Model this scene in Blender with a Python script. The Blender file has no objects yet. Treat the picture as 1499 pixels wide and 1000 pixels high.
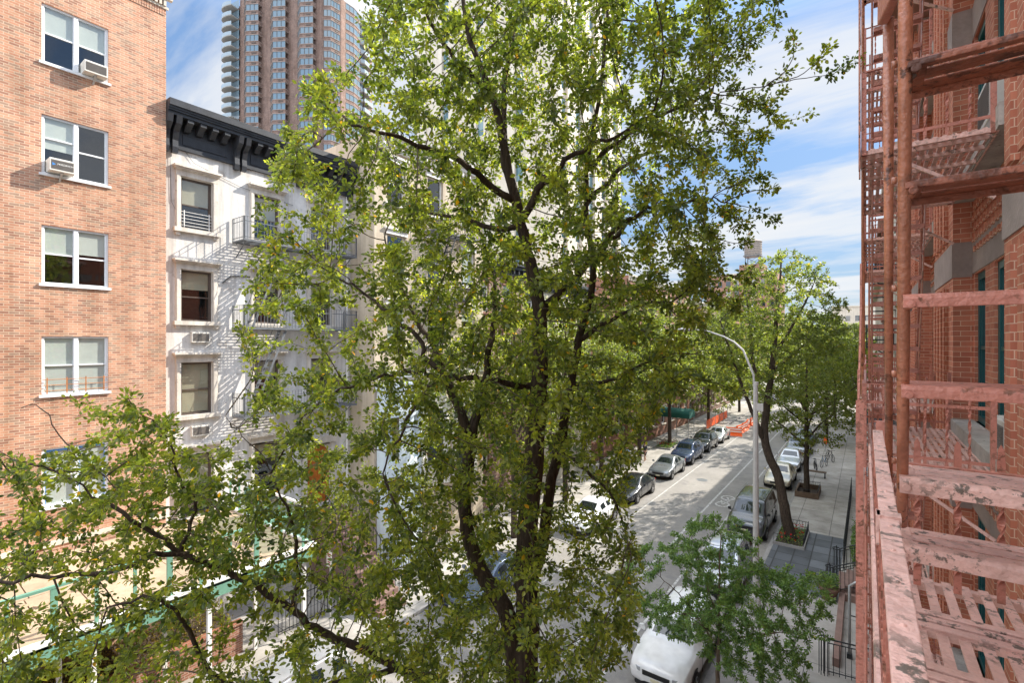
import bpy, bmesh, math, random
import numpy as np
from mathutils import Vector, Matrix
random.seed(7); RNG = np.random.default_rng(11)
S = bpy.context.scene; COL = S.collection
R = math.radians
EYE = 10.9; F = 708.0; TH = R(36.2); CT, ST = math.cos(TH), math.sin(TH)

def at(px, py, d):
    """A photo pixel seen at depth d (metres along the view axis) as a real point of the street."""
    xc = (px - 750) * d / F; h = -(py - 500) * d / F
    return Vector((-(d * ST - xc * CT), d * CT + xc * ST, EYE + h))

# ------------------------------------------------------------------ object helpers
ORI = {}
def tag(o, label=None, cat=None, group=None, kind=None):
    if label: o['label'] = label
    if cat: o['category'] = cat
    if group: o['group'] = group
    if kind: o['kind'] = kind
    return o
def thing(name, label, cat, loc=(0, 0, 0), group=None, rz=0.0):
    o = bpy.data.objects.new(name, None); COL.objects.link(o)
    o.location = loc; o.rotation_euler = (0, 0, rz); o.empty_display_size = .2
    ORI[o.name] = Vector(loc)
    return tag(o, label, cat, group)
def kids(o): return [c for c in o.children]
def copy_tree(o, parent=None):
    c = o.copy(); COL.objects.link(c)
    if parent: c.parent = parent
    for ch in list(o.children): copy_tree(ch, c)
    return c

class MB:
    def __init__(s): s.v = []; s.f = []; s.m = []; s.cur = 0; s.smooth = False
    def quad(s, a, b, c, d):
        n = len(s.v); s.v += [tuple(a), tuple(b), tuple(c), tuple(d)]; s.f.append((n, n+1, n+2, n+3)); s.m.append(s.cur)
    def box(s, x0, x1, y0, y1, z0, z1):
        if x0 > x1: x0, x1 = x1, x0
        if y0 > y1: y0, y1 = y1, y0
        if z0 > z1: z0, z1 = z1, z0
        n = len(s.v)
        s.v += [(x0,y0,z0),(x1,y0,z0),(x1,y1,z0),(x0,y1,z0),(x0,y0,z1),(x1,y0,z1),(x1,y1,z1),(x0,y1,z1)]
        for f in ((0,3,2,1),(4,5,6,7),(0,1,5,4),(1,2,6,5),(2,3,7,6),(3,0,4,7)):
            s.f.append(tuple(n+i for i in f)); s.m.append(s.cur)
        return s
    def bar(s, p, q, w, t, up=(0,0,1)):
        """rectangular bar from p to q, w across, t along up"""
        p, q = Vector(p), Vector(q); d = (q-p).normalized(); u = Vector(up)
        if abs(d.dot(u)) > .98: u = Vector((1,0,0)) if abs(d.x) < .9 else Vector((0,1,0))
        sd = d.cross(u).normalized(); u = sd.cross(d).normalized()
        n = len(s.v)
        for c in (p, q):
            for a, b in ((-1,-1),(1,-1),(1,1),(-1,1)): s.v.append(tuple(c + sd*a*w/2 + u*b*t/2))
        for f in ((0,3,2,1),(4,5,6,7),(0,1,5,4),(1,2,6,5),(2,3,7,6),(3,0,4,7)):
            s.f.append(tuple(n+i for i in f)); s.m.append(s.cur)
        return s
    def tube(s, pts, r, n=8, cap=True):
        pts = [Vector(p) for p in pts]; rs = r if isinstance(r, (list, tuple)) else [r]*len(pts)
        base = len(s.v); prev = None
        for i, p in enumerate(pts):
            d = (pts[min(i+1, len(pts)-1)] - pts[max(i-1, 0)]).normalized()
            if prev is None:
                u = d.cross(Vector((0,0,1)));
                if u.length < .05: u = d.cross(Vector((1,0,0)))
                u.normalize()
            else: u = (prev - d*prev.dot(d)).normalized()
            prev = u; w = d.cross(u)
            for k in range(n):
                a = 2*math.pi*k/n; s.v.append(tuple(p + (u*math.cos(a) + w*math.sin(a))*rs[i]))
        for i in range(len(pts)-1):
            for k in range(n):
                a = base+i*n+k; b = base+i*n+(k+1)%n
                s.f.append((a, b, b+n, a+n)); s.m.append(s.cur)
        if cap:
            s.f.append(tuple(base+k for k in range(n))[::-1]); s.m.append(s.cur)
            e = base+(len(pts)-1)*n; s.f.append(tuple(e+k for k in range(n))); s.m.append(s.cur)
        return s
    def twist(s, p, q, w, t, turns, n=22):
        """flat bar twisted about its axis"""
        p, q = Vector(p), Vector(q); base = len(s.v)
        for i in range(n+1):
            f = i/n; a = math.pi*2*turns*max(0, min(1, (f-.12)/.76)); c, sn = math.cos(a), math.sin(a); o = p.lerp(q, f)
            for x, y in ((-w,-t),(w,-t),(w,t),(-w,t)):
                s.v.append((o.x+(x*c-y*sn)/2, o.y+(x*sn+y*c)/2, o.z))
        for i in range(n):
            for k in range(4):
                a = base+i*4+k; b = base+i*4+(k+1)%4; s.f.append((a, b, b+4, a+4)); s.m.append(s.cur)
        return s
    def prism(s, poly, axis, a0, a1):
        """poly = list of 2D points; axis 'x','y','z' = extrusion axis from a0 to a1"""
        n = len(s.v); k = len(poly)
        def P(u, v, a): return {'x': (a,u,v), 'y': (u,a,v), 'z': (u,v,a)}[axis]
        for a in (a0, a1):
            for u, v in poly: s.v.append(P(u, v, a))
        s.f.append(tuple(range(n, n+k))[::-1]); s.m.append(s.cur)
        s.f.append(tuple(range(n+k, n+2*k))); s.m.append(s.cur)
        for i in range(k):
            j = (i+1) % k; s.f.append((n+i, n+j, n+k+j, n+k+i)); s.m.append(s.cur)
        return s
    def lathe(s, prof, c, axis='z', n=16):
        base = len(s.v); c = Vector(c)
        for r, h in prof:
            for k in range(n):
                a = 2*math.pi*k/n; x, y = r*math.cos(a), r*math.sin(a)
                s.v.append(tuple(c + (Vector((x,y,h)) if axis == 'z' else Vector((h,x,y)) if axis == 'x' else Vector((x,h,y)))))
        for i in range(len(prof)-1):
            for k in range(n):
                a = base+i*n+k; b = base+i*n+(k+1)%n; s.f.append((a, b, b+n, a+n)); s.m.append(s.cur)
        return s
    def build(s, name, mats, parent=None, smooth=None, fix=True):
        if not s.f: s.box(0,.01,0,.01,0,.01)
        me = bpy.data.meshes.new(name)
        o0 = ORI.get(parent.name, Vector((0,0,0))) if parent else Vector((0,0,0))
        vs = s.v if o0.length == 0 else [(x-o0.x, y-o0.y, z-o0.z) for x, y, z in s.v]
        me.from_pydata(vs, [], s.f)
        if not isinstance(mats, (list, tuple)): mats = [mats]
        for m in mats: me.materials.append(m)
        if len(mats) > 1: me.polygons.foreach_set('material_index', s.m)
        if fix:
            bm = bmesh.new(); bm.from_mesh(me); bmesh.ops.recalc_face_normals(bm, faces=bm.faces); bm.to_mesh(me); bm.free()
        if smooth or (smooth is None and s.smooth):
            me.polygons.foreach_set('use_smooth', [True]*len(me.polygons))
        me.update()
        o = bpy.data.objects.new(name, me); COL.objects.link(o)
        if parent: o.parent = parent
        ORI[o.name] = o0
        return o
def build_each(mb, name, mats, parent, smooth=None):
    """every loose piece of the collector becomes a part of its own"""
    par = list(range(len(mb.v)))
    def fd(a):
        while par[a] != a: par[a] = par[par[a]]; a = par[a]
        return a
    for f in mb.f:
        r = fd(f[0])
        for i in f[1:]: par[fd(i)] = r
    grp = {}
    for f, m_ in zip(mb.f, mb.m): grp.setdefault(fd(f[0]), []).append((f, m_))
    out = []
    for fs in grp.values():
        q = MB(); idx = {}
        for f, m_ in fs:
            g = []
            for i in f:
                if i not in idx: idx[i] = len(q.v); q.v.append(mb.v[i])
                g.append(idx[i])
            q.f.append(tuple(g)); q.m.append(m_)
        out.append(q.build(name, mats, parent, smooth))
    return out
def struct(name, mb, m, label=None, cat=None):
    o = mb.build(name, m); o['kind'] = 'structure'
    tag(o, label, cat); return o

# ------------------------------------------------------------------ materials
def newmat(name):
    m = bpy.data.materials.new(name); m.use_nodes = True
    nt = m.node_tree; b = nt.nodes['Principled BSDF']
    return m, nt, b
def N(nt, t, **kw):
    n = nt.nodes.new(t)
    for k, v in kw.items():
        if k in ('ins',):
            for a, b in v.items(): n.inputs[a].default_value = b
        else: setattr(n, k, v)
    return n
def ramp(nt, stops, interp='LINEAR'):
    n = nt.nodes.new('ShaderNodeValToRGB'); cr = n.color_ramp; cr.interpolation = interp
    while len(cr.elements) < len(stops): cr.elements.new(.5)
    for e, (p, c) in zip(cr.elements, stops):
        e.position = p; e.color = (*c, 1) if len(c) == 3 else c
    return n
def mul(c, k): return tuple(min(1, x*k) for x in c)
def mat(name, col, rough=.65, var=.18, scale=2.5, bump=.0, bscale=30, metal=0, spec=.4, col2=None, patch=.55, coat=0, grime=0, pscale=2.2):
    """plain paint / stone / concrete with two sizes of noise in colour, roughness and bump; col2 = second colour in patches"""
    m, nt, b = newmat(name); L = nt.links.new
    tc = N(nt, 'ShaderNodeTexCoord'); geo = N(nt, 'ShaderNodeNewGeometry')
    n1 = N(nt, 'ShaderNodeTexNoise', ins={'Scale': scale, 'Detail': 6, 'Roughness': .6}); L(geo.outputs['Position'], n1.inputs['Vector'])
    n2 = N(nt, 'ShaderNodeTexNoise', ins={'Scale': scale*9, 'Detail': 4, 'Roughness': .7}); L(geo.outputs['Position'], n2.inputs['Vector'])
    r1 = ramp(nt, [(.3, mul(col, 1-var)), (.7, mul(col, 1+var))]); L(n1.outputs['Fac'], r1.inputs['Fac'])
    mx = N(nt, 'ShaderNodeMix', data_type='RGBA', blend_type='MULTIPLY'); mx.inputs['Factor'].default_value = 1
    r2 = ramp(nt, [(.3, (1-var*.9,)*3), (.7, (1+var*.3,)*3)]); L(n2.outputs['Fac'], r2.inputs['Fac'])
    L(r1.outputs['Color'], mx.inputs[6]); L(r2.outputs['Color'], mx.inputs[7])
    out = mx.outputs[2]
    if col2:
        n3 = N(nt, 'ShaderNodeTexNoise', ins={'Scale': scale*pscale, 'Detail': 9, 'Roughness': .68}); L(geo.outputs['Position'], n3.inputs['Vector'])
        r3 = ramp(nt, [(patch, (0,0,0)), (patch+.05, (1,1,1))]); L(n3.outputs['Fac'], r3.inputs['Fac'])
        lr = N(nt, 'ShaderNodeMapRange', ins={'From Min': .44, 'From Max': .56, 'To Min': .12 if pscale > 2.3 else 1, 'To Max': 1}); L(n1.outputs['Fac'], lr.inputs['Value'])
        ml = N(nt, 'ShaderNodeMath', operation='MULTIPLY'); L(lr.outputs[0], ml.inputs[0]); L(r3.outputs['Color'], ml.inputs[1])
        m2 = N(nt, 'ShaderNodeMix', data_type='RGBA'); L(ml.outputs[0], m2.inputs['Factor']); L(out, m2.inputs[6]); m2.inputs[7].default_value = (*col2, 1)
        out = m2.outputs[2]
    if grime:
        mp = N(nt, 'ShaderNodeMapping'); mp.inputs['Scale'].default_value = (3.2, 3.2, .22); L(geo.outputs['Position'], mp.inputs[0])
        ng = N(nt, 'ShaderNodeTexNoise', ins={'Scale': 1.0, 'Detail': 7, 'Roughness': .65}); L(mp.outputs[0], ng.inputs['Vector'])
        rg = ramp(nt, [(.42, (1,1,1)), (.66, (1-grime, 1-grime*1.06, 1-grime*1.15))]); L(ng.outputs['Fac'], rg.inputs['Fac'])
        mg = N(nt, 'ShaderNodeMix', data_type='RGBA', blend_type='MULTIPLY'); mg.inputs['Factor'].default_value = 1; L(out, mg.inputs[6]); L(rg.outputs[0], mg.inputs[7]); out = mg.outputs[2]
    L(out, b.inputs['Base Color'])
    rr = N(nt, 'ShaderNodeMapRange', ins={'From Min': .3, 'From Max': .7, 'To Min': max(.02, rough-.12*rough), 'To Max': min(1, rough+.15*rough)})
    L(n2.outputs['Fac'], rr.inputs['Value']); L(rr.outputs[0], b.inputs['Roughness'])
    b.inputs['Metallic'].default_value = metal; b.inputs['Specular IOR Level'].default_value = spec
    b.inputs['Coat Weight'].default_value = coat; b.inputs['Coat Roughness'].default_value = .05
    if bump:
        n4 = N(nt, 'ShaderNodeTexNoise', ins={'Scale': bscale, 'Detail': 6}); L(geo.outputs['Position'], n4.inputs['Vector'])
        bp = N(nt, 'ShaderNodeBump', ins={'Strength': bump, 'Distance': .02}); L(n4.outputs['Fac'], bp.inputs['Height']); L(bp.outputs[0], b.inputs['Normal'])
    return m
def wall_uv(nt):
    """u,v along an axis-aligned wall from world position and face normal"""
    L = nt.links.new
    geo = N(nt, 'ShaderNodeNewGeometry'); sp = N(nt, 'ShaderNodeSeparateXYZ'); sn = N(nt, 'ShaderNodeSeparateXYZ')
    L(geo.outputs['Position'], sp.inputs[0]); L(geo.outputs['True Normal'], sn.inputs[0])
    ab = N(nt, 'ShaderNodeMath', operation='ABSOLUTE'); L(sn.outputs['X'], ab.inputs[0])
    gt = N(nt, 'ShaderNodeMath', operation='GREATER_THAN'); L(ab.outputs[0], gt.inputs[0]); gt.inputs[1].default_value = .6
    mx = N(nt, 'ShaderNodeMix', data_type='FLOAT'); L(gt.outputs[0], mx.inputs['Factor']); L(sp.outputs['X'], mx.inputs[2]); L(sp.outputs['Y'], mx.inputs[3])
    cb = N(nt, 'ShaderNodeCombineXYZ'); L(mx.outputs[0], cb.inputs[0]); L(sp.outputs['Z'], cb.inputs[1])
    return cb.outputs[0], geo
def brick(name, cols, mortar, bw=.215, bh=.075, ms=.011, rough=.85, stain=.25, bump=.5, offset=.5, spread=None):
    m, nt, b = newmat(name); L = nt.links.new
    uv, geo = wall_uv(nt)
    t = N(nt, 'ShaderNodeTexBrick', offset=offset, ins={'Scale': 1, 'Mortar Size': ms, 'Mortar Smooth': .15, 'Bias': 0, 'Brick Width': bw, 'Row Height': bh,
        'Color1': (0,0,0,1), 'Color2': (1,1,1,1), 'Mortar': (.5,.5,.5,1)})
    L(uv, t.inputs['Vector'])
    k = len(cols)
    r = ramp(nt, [((i+.5)/k if spread is None else spread[i], c) for i, c in enumerate(cols)]); L(t.outputs['Color'], r.inputs['Fac'])
    n1 = N(nt, 'ShaderNodeTexNoise', ins={'Scale': .8, 'Detail': 7, 'Roughness': .65}); L(geo.outputs['Position'], n1.inputs['Vector'])
    r1 = ramp(nt, [(.3, (1-stain,)*3), (.68, (1+stain*.4,)*3)]); L(n1.outputs['Fac'], r1.inputs['Fac'])
    n2 = N(nt, 'ShaderNodeTexNoise', ins={'Scale': 45, 'Detail': 3}); L(geo.outputs['Position'], n2.inputs['Vector'])
    mm = N(nt, 'ShaderNodeMix', data_type='RGBA'); L(t.outputs['Fac'], mm.inputs['Factor']); L(r.outputs['Color'], mm.inputs[6]); mm.inputs[7].default_value = (*mortar, 1)
    mx = N(nt, 'ShaderNodeMix', data_type='RGBA', blend_type='MULTIPLY'); mx.inputs['Factor'].default_value = 1
    L(mm.outputs[2], mx.inputs[6]); L(r1.outputs['Color'], mx.inputs[7])
    mp = N(nt, 'ShaderNodeMapping'); mp.inputs['Scale'].default_value = (1.6, 1.6, .16); L(geo.outputs['Position'], mp.inputs[0])
    ng = N(nt, 'ShaderNodeTexNoise', ins={'Scale': 1.0, 'Detail': 6, 'Roughness': .6}); L(mp.outputs[0], ng.inputs['Vector'])
    rg = ramp(nt, [(.44, (1,1,1)), (.68, (.74,.70,.66))]); L(ng.outputs['Fac'], rg.inputs['Fac'])
    mg = N(nt, 'ShaderNodeMix', data_type='RGBA', blend_type='MULTIPLY'); mg.inputs['Factor'].default_value = 1; L(mx.outputs[2], mg.inputs[6]); L(rg.outputs[0], mg.inputs[7]); L(mg.outputs[2], b.inputs['Base Color'])
    b.inputs['Roughness'].default_value = rough; b.inputs['Specular IOR Level'].default_value = .25
    ad = N(nt, 'ShaderNodeMath', operation='MULTIPLY_ADD'); L(n2.outputs['Fac'], ad.inputs[0]); ad.inputs[1].default_value = .25
    iv = N(nt, 'ShaderNodeMath', operation='SUBTRACT'); iv.inputs[0].default_value = 1; L(t.outputs['Fac'], iv.inputs[1]); L(iv.outputs[0], ad.inputs[2])
    bp = N(nt, 'ShaderNodeBump', ins={'Strength': bump, 'Distance': .008}); L(ad.outputs[0], bp.inputs['Height']); L(bp.outputs[0], b.inputs['Normal'])
    return m
def glass(name, tint=(.86,.92,.92), rough=.01, ior=1.6, see=.95):
    m, nt, b = newmat(name); L = nt.links.new; nt.nodes.remove(b)
    out = nt.nodes['Material Output']
    tr = N(nt, 'ShaderNodeBsdfTransparent'); tr.inputs[0].default_value = (*mul(tint, see), 1)
    gl = N(nt, 'ShaderNodeBsdfGlossy'); gl.inputs['Roughness'].default_value = rough; gl.inputs[0].default_value = (.95,.97,1,1)
    geo = N(nt, 'ShaderNodeNewGeometry')
    nz = N(nt, 'ShaderNodeTexNoise', ins={'Scale': 1.3, 'Detail': 1}); L(geo.outputs['Position'], nz.inputs['Vector'])
    bp = N(nt, 'ShaderNodeBump', ins={'Strength': .06, 'Distance': .05}); L(nz.outputs['Fac'], bp.inputs['Height']); L(bp.outputs[0], gl.inputs['Normal'])
    lw = N(nt, 'ShaderNodeLayerWeight'); pw = N(nt, 'ShaderNodeMath', operation='POWER'); L(lw.outputs['Facing'], pw.inputs[0]); pw.inputs[1].default_value = 4
    ad = N(nt, 'ShaderNodeMath', operation='MULTIPLY_ADD', use_clamp=True); L(pw.outputs[0], ad.inputs[0]); ad.inputs[1].default_value = .85; ad.inputs[2].default_value = .05*ior**2
    mx = N(nt, 'ShaderNodeMixShader'); L(ad.outputs[0], mx.inputs[0]); L(tr.outputs[0], mx.inputs[1]); L(gl.outputs[0], mx.inputs[2]); L(mx.outputs[0], out.inputs['Surface'])
    return m
def leafmat(name, stops, trans=.5, tcol=1.7, rough=.4):
    m, nt, b = newmat(name); L = nt.links.new
    at_ = N(nt, 'ShaderNodeAttribute', attribute_name='rnd')
    r = ramp(nt, stops); L(at_.outputs['Fac'], r.inputs['Fac'])
    L(r.outputs['Color'], b.inputs['Base Color']); b.inputs['Roughness'].default_value = rough; b.inputs['Specular IOR Level'].default_value = .5
    mu = N(nt, 'ShaderNodeMix', data_type='RGBA', blend_type='MULTIPLY'); mu.inputs['Factor'].default_value = 1
    L(r.outputs['Color'], mu.inputs[6]); mu.inputs[7].default_value = (tcol*1.0, tcol*1.06, tcol*.5, 1)
    t = N(nt, 'ShaderNodeBsdfTranslucent'); L(mu.outputs[2], t.inputs[0])
    mx = N(nt, 'ShaderNodeMixShader'); mx.inputs[0].default_value = trans
    L(b.outputs[0], mx.inputs[1]); L(t.outputs[0], mx.inputs[2]); L(mx.outputs[0], nt.nodes['Material Output'].inputs['Surface'])
    return m
def barkmat(name, c0, c1):
    m, nt, b = newmat(name); L = nt.links.new
    geo = N(nt, 'ShaderNodeNewGeometry'); mp = N(nt, 'ShaderNodeMapping'); mp.inputs['Scale'].default_value = (16, 16, 2.6)
    L(geo.outputs['Position'], mp.inputs[0])
    n = N(nt, 'ShaderNodeTexNoise', ins={'Scale': 1.6, 'Detail': 8, 'Roughness': .7}); L(mp.outputs[0], n.inputs['Vector'])
    r = ramp(nt, [(.35, c0), (.65, c1)]); L(n.outputs['Fac'], r.inputs['Fac']); L(r.outputs['Color'], b.inputs['Base Color'])
    b.inputs['Roughness'].default_value = .9; b.inputs['Specular IOR Level'].default_value = .2
    bp = N(nt, 'ShaderNodeBump', ins={'Strength': .9, 'Distance': .03}); L(n.outputs['Fac'], bp.inputs['Height']); L(bp.outputs[0], b.inputs['Normal'])
    return m
M = {}
M['brick_orange'] = brick('orange_brick', [(.34,.175,.12),(.49,.245,.155),(.54,.275,.175),(.58,.32,.205),(.37,.24,.17)], (.60,.46,.34), stain=.22, ms=.0085)
M['brick_red'] = brick('red_brick', [(.44,.15,.09),(.55,.20,.12),(.62,.24,.145),(.49,.17,.105)], (.70,.50,.36), bw=.205, bh=.069, ms=.0036, stain=.16)
M['brick_rose'] = brick('rose_brick', [(.19,.12,.10),(.22,.14,.115),(.25,.16,.13)], (.5,.42,.35), bw=.4, bh=.2, ms=.01)
M['brick_brown'] = brick('brown_brick', [(.22,.09,.06),(.33,.14,.09),(.40,.18,.12)], (.4,.32,.26), stain=.3)
M['white_wall'] = mat('painted_white_stucco', (.68,.66,.63), .8, .10, .9, .25, 14, col2=(.50,.465,.43), patch=.60, grime=.32)
M['trim_cream'] = mat('cream_trim', (.66,.61,.54), .7, .12, 2, .2, 20, col2=(.48,.42,.35), patch=.61, grime=.25)
M['cornice_black'] = mat('black_cornice_paint', (.035,.038,.045), .45, .3, 3, .15, 20)
M['beige_wall'] = mat('beige_stucco', (.55,.47,.36), .85, .10, .7, .2, 12, grime=.25)
M['cream_stone'] = mat('cream_stone', (.62,.565,.47), .8, .10, .5, .15, 9, grime=.15)
M['pale_blue'] = mat('pale_blue_paint', (.60,.68,.72), .55, .06, 1)
M['brownstone'] = mat('brownstone', (.26,.13,.09), .85, .15, 1.5, .3, 20)
M['brown_step'] = mat('red_brown_step', (.22,.14,.115), .85, .18, 2.5, .3, 25)
M['grey_stone'] = mat('grey_band_stone', (.34,.27,.24), .85, .16, 2.2, .3, 30)
M['sill_stone'] = mat('sill_stone', (.42,.38,.33), .85, .25, 3, .3, 30, col2=(.18,.17,.13), patch=.6)
M['alu'] = mat('white_aluminium', (.74,.75,.76), .4, .05, 3)
M['white_paint'] = mat('white_paint', (.76,.74,.70), .5, .06, 3)
M['dark_frame'] = mat('dark_brown_sash', (.10,.075,.06), .5, .2, 4)
M['teal'] = mat('teal_window_paint', (.012,.085,.085), .4, .15, 3)
M['interior'] = mat('dark_room', (.035,.032,.03), .95, .4, 1.2)
M['blind'] = mat('window_blind', (.66,.64,.58), .8, .05, 3)
M['blind_tan'] = mat('tan_blind', (.50,.42,.30), .8, .08, 3)
M['blue_tape'] = mat('blue_tape', (.06,.25,.62), .6, .1, 4)
M['pane'] = glass('window_glass')
M['pane_blue'] = glass('tower_glass', (.35,.5,.6), .02, 2.1, .6)
M['ac'] = mat('air_conditioner_case', (.68,.65,.58), .5, .08, 5)
M['ac_grille'] = mat('air_conditioner_grille', (.20,.18,.16), .6, .1, 9)
M['iron_black'] = mat('black_iron', (.022,.024,.026), .4, .25, 6)
M['iron_grey'] = mat('grey_painted_iron', (.15,.16,.17), .45, .2, 6)
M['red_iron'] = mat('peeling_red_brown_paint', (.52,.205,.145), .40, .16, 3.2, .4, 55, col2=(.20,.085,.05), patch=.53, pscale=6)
M['red_iron_top'] = mat('toplit_weathered_pink_paint', (.74,.45,.37), .42, .16, 5, .5, 40, col2=(.17,.13,.10), patch=.53, pscale=4.5)  # light on top faces put into the paler pink; dark flakes are chips
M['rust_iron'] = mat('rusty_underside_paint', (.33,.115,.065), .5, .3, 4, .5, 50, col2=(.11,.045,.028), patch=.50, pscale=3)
M['rust_pipe'] = mat('rusty_pipe_paint', (.46,.175,.095), .24, .24, 4, .35, 60, col2=(.12,.05,.03), patch=.54, spec=.7, pscale=3)
M['asphalt'] = mat('asphalt', (.24,.225,.205), .92, .18, .35, .5, 90, col2=(.19,.18,.17), patch=.55)
M['concrete'] = mat('sidewalk_concrete', (.34,.32,.29), .9, .16, .6, .3, 60)
M['kerb'] = mat('kerb_stone', (.28,.27,.26), .85, .2, 1.2, .3, 40)
M['slate'] = mat('slate', (.095,.105,.12), .6, .25, 1.6, .2, 30)
M['lane_paint'] = mat('lane_paint', (.50,.49,.46), .85, .14, 3, 0, 30, col2=(.27,.255,.235), patch=.50)
M['green_paint'] = mat('green_shed_paint', (.16,.33,.24), .55, .15, 2)
M['plank'] = mat('tan_planks', (.43,.32,.215), .85, .22, .8, .2, 20)
M['soil'] = mat('soil', (.07,.05,.035), .95, .3, 5, .6, 40)
M['wood_brown'] = mat('brown_timber', (.13,.085,.055), .8, .25, 4, .3, 40)
M['door_wood'] = mat('varnished_orange_door', (.42,.13,.02), .35, .2, 3)
M['awning'] = mat('green_canvas', (.015,.11,.085), .7, .15, 3)
M['orange_plastic'] = mat('orange_plastic', (.85,.13,.02), .5, .1, 3)
M['tank_wood'] = mat('weathered_tank_wood', (.30,.25,.21), .85, .2, 2)
M['galv'] = mat('galvanised_steel', (.42,.43,.43), .45, .12, 4, metal=.4)
M['lamp_grey'] = mat('lamp_post_paint', (.46,.45,.43), .5, .1, 4)
M['pot'] = mat('terracotta', (.17,.10,.07), .8, .2, 5)
M['roof_tar'] = mat('roof_tar', (.10,.10,.10), .9, .2, 1)
M['hedge'] = leafmat('hedge_leaves', [(0,(.10,.09,.02)),(.5,(.20,.16,.03)),(1,(.33,.24,.03))], .3)
M['leaf'] = leafmat('street_tree_leaves', [(0,(.024,.040,.014)),(.3,(.070,.096,.022)),(.6,(.145,.165,.030)),(.965,(.29,.285,.040)),(.975,(.46,.25,.02)),(1,(.58,.28,.02))], .5, 3.2)
M['leaf_dark'] = leafmat('locust_leaves', [(0,(.05,.10,.035)),(.5,(.11,.19,.05)),(.97,(.21,.29,.07)),(1,(.34,.28,.05))], .42, 2.0)
M['leaf_far'] = leafmat('far_leaves', [(0,(.06,.085,.022)),(.5,(.13,.16,.034)),(.9,(.22,.23,.045)),(1,(.36,.25,.04))], .46, 2.3)
M['bark'] = barkmat('dark_bark', (.03,.022,.017), (.10,.074,.054))
M['twig'] = barkmat('twig_bark', (.07,.055,.04), (.19,.15,.11))
M['bark_light'] = barkmat('grey_brown_bark', (.07,.05,.035), (.20,.145,.10))
M['orange_rust'] = mat('orange_rust', (.45,.17,.05), .8, .3, 20)
m_, nt_, b_ = newmat('tower_glass_pane'); ge_ = N(nt_, 'ShaderNodeNewGeometry')
ra_ = ramp(nt_, [(0,(.03,.06,.09)),(.5,(.12,.19,.24)),(1,(.40,.45,.46))]); nt_.links.new(ge_.outputs['Random Per Island'], ra_.inputs['Fac']); nt_.links.new(ra_.outputs[0], b_.inputs['Base Color'])
b_.inputs['Roughness'].default_value = .04; b_.inputs['Specular IOR Level'].default_value = 1.0
M['tower_pane'] = m_
M['balcony_slab'] = mat('grey_balcony_concrete', (.30,.285,.26), .8, .1, 2)
M['rail_glass'] = mat('balcony_rail_glass', (.32,.38,.42), .15, .05, 2)

def panemat(name, stops, rough=.05):
    m, nt, b = newmat(name); g = N(nt, 'ShaderNodeNewGeometry'); n = N(nt, 'ShaderNodeTexWhiteNoise', noise_dimensions='3D')
    sn = N(nt, 'ShaderNodeVectorMath', operation='SNAP'); sn.inputs[1].default_value = (1.9,1.9,1.45); nt.links.new(g.outputs['Position'], sn.inputs[0]); nt.links.new(sn.outputs[0], n.inputs['Vector'])
    r = ramp(nt, stops); nt.links.new(n.outputs['Value'], r.inputs['Fac']); nt.links.new(r.outputs[0], b.inputs['Base Color'])
    b.inputs['Roughness'].default_value = rough; b.inputs['Specular IOR Level'].default_value = .8; return m
M['tower_strip'] = panemat('tower_glass_strip', [(0,(.03,.07,.09)),(.6,(.08,.17,.20)),(1,(.25,.34,.36))])
M['far_pane'] = panemat('far_window_glass', [(0,(.02,.025,.03)),(.7,(.06,.07,.08)),(1,(.35,.33,.30))])
# ------------------------------------------------------------------ world, sun, camera
SUN = Vector((1, 2.05, 1.7)).normalized()
w = bpy.data.worlds.new('World'); S.world = w; w.use_nodes = True
nt = w.node_tree; L = nt.links.new
bg = nt.nodes['Background']
sky = N(nt, 'ShaderNodeTexSky', sky_type='NISHITA'); sky.sun_disc = False
sky.sun_elevation = math.asin(SUN.z); sky.sun_rotation = math.atan2(SUN.x, SUN.y); sky.air_density = 1.0; sky.dust_density = .2; sky.ozone_density = 1.6
tc = N(nt, 'ShaderNodeTexCoord'); sp = N(nt, 'ShaderNodeSeparateXYZ'); L(tc.outputs['Generated'], sp.inputs[0])
zc_ = N(nt, 'ShaderNodeMath', operation='MAXIMUM'); L(sp.outputs['Z'], zc_.inputs[0]); zc_.inputs[1].default_value = .04
ad = N(nt, 'ShaderNodeMath', operation='ADD'); L(zc_.outputs[0], ad.inputs[0]); ad.inputs[1].default_value = .12
dx = N(nt, 'ShaderNodeMath', operation='DIVIDE'); L(sp.outputs['X'], dx.inputs[0]); L(ad.outputs[0], dx.inputs[1])
dy = N(nt, 'ShaderNodeMath', operation='DIVIDE'); L(sp.outputs['Y'], dy.inputs[0]); L(ad.outputs[0], dy.inputs[1])
cb = N(nt, 'ShaderNodeCombineXYZ'); L(dx.outputs[0], cb.inputs[0]); L(dy.outputs[0], cb.inputs[1])
mp = N(nt, 'ShaderNodeMapping'); L(cb.outputs[0], mp.inputs[0]); mp.inputs['Rotation'].default_value = (0, 0, R(-28)); mp.inputs['Scale'].default_value = (.42, 1.15, 1); mp.inputs['Location'].default_value = (1.7, .35, 0)
c1 = N(nt, 'ShaderNodeTexNoise', ins={'Scale': 1.15, 'Detail': 9, 'Roughness': .58, 'Distortion': .35}); L(mp.outputs[0], c1.inputs['Vector'])
cr = ramp(nt, [(.445, (0,0,0)), (.55, (.8,)*3), (.68, (1,1,1))]); L(c1.outputs['Fac'], cr.inputs['Fac'])
fl = N(nt, 'ShaderNodeMapRange', ins={'From Min': 0.0, 'From Max': .75, 'To Min': .14, 'To Max': .8}); L(sp.outputs['Z'], fl.inputs['Value'])
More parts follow.
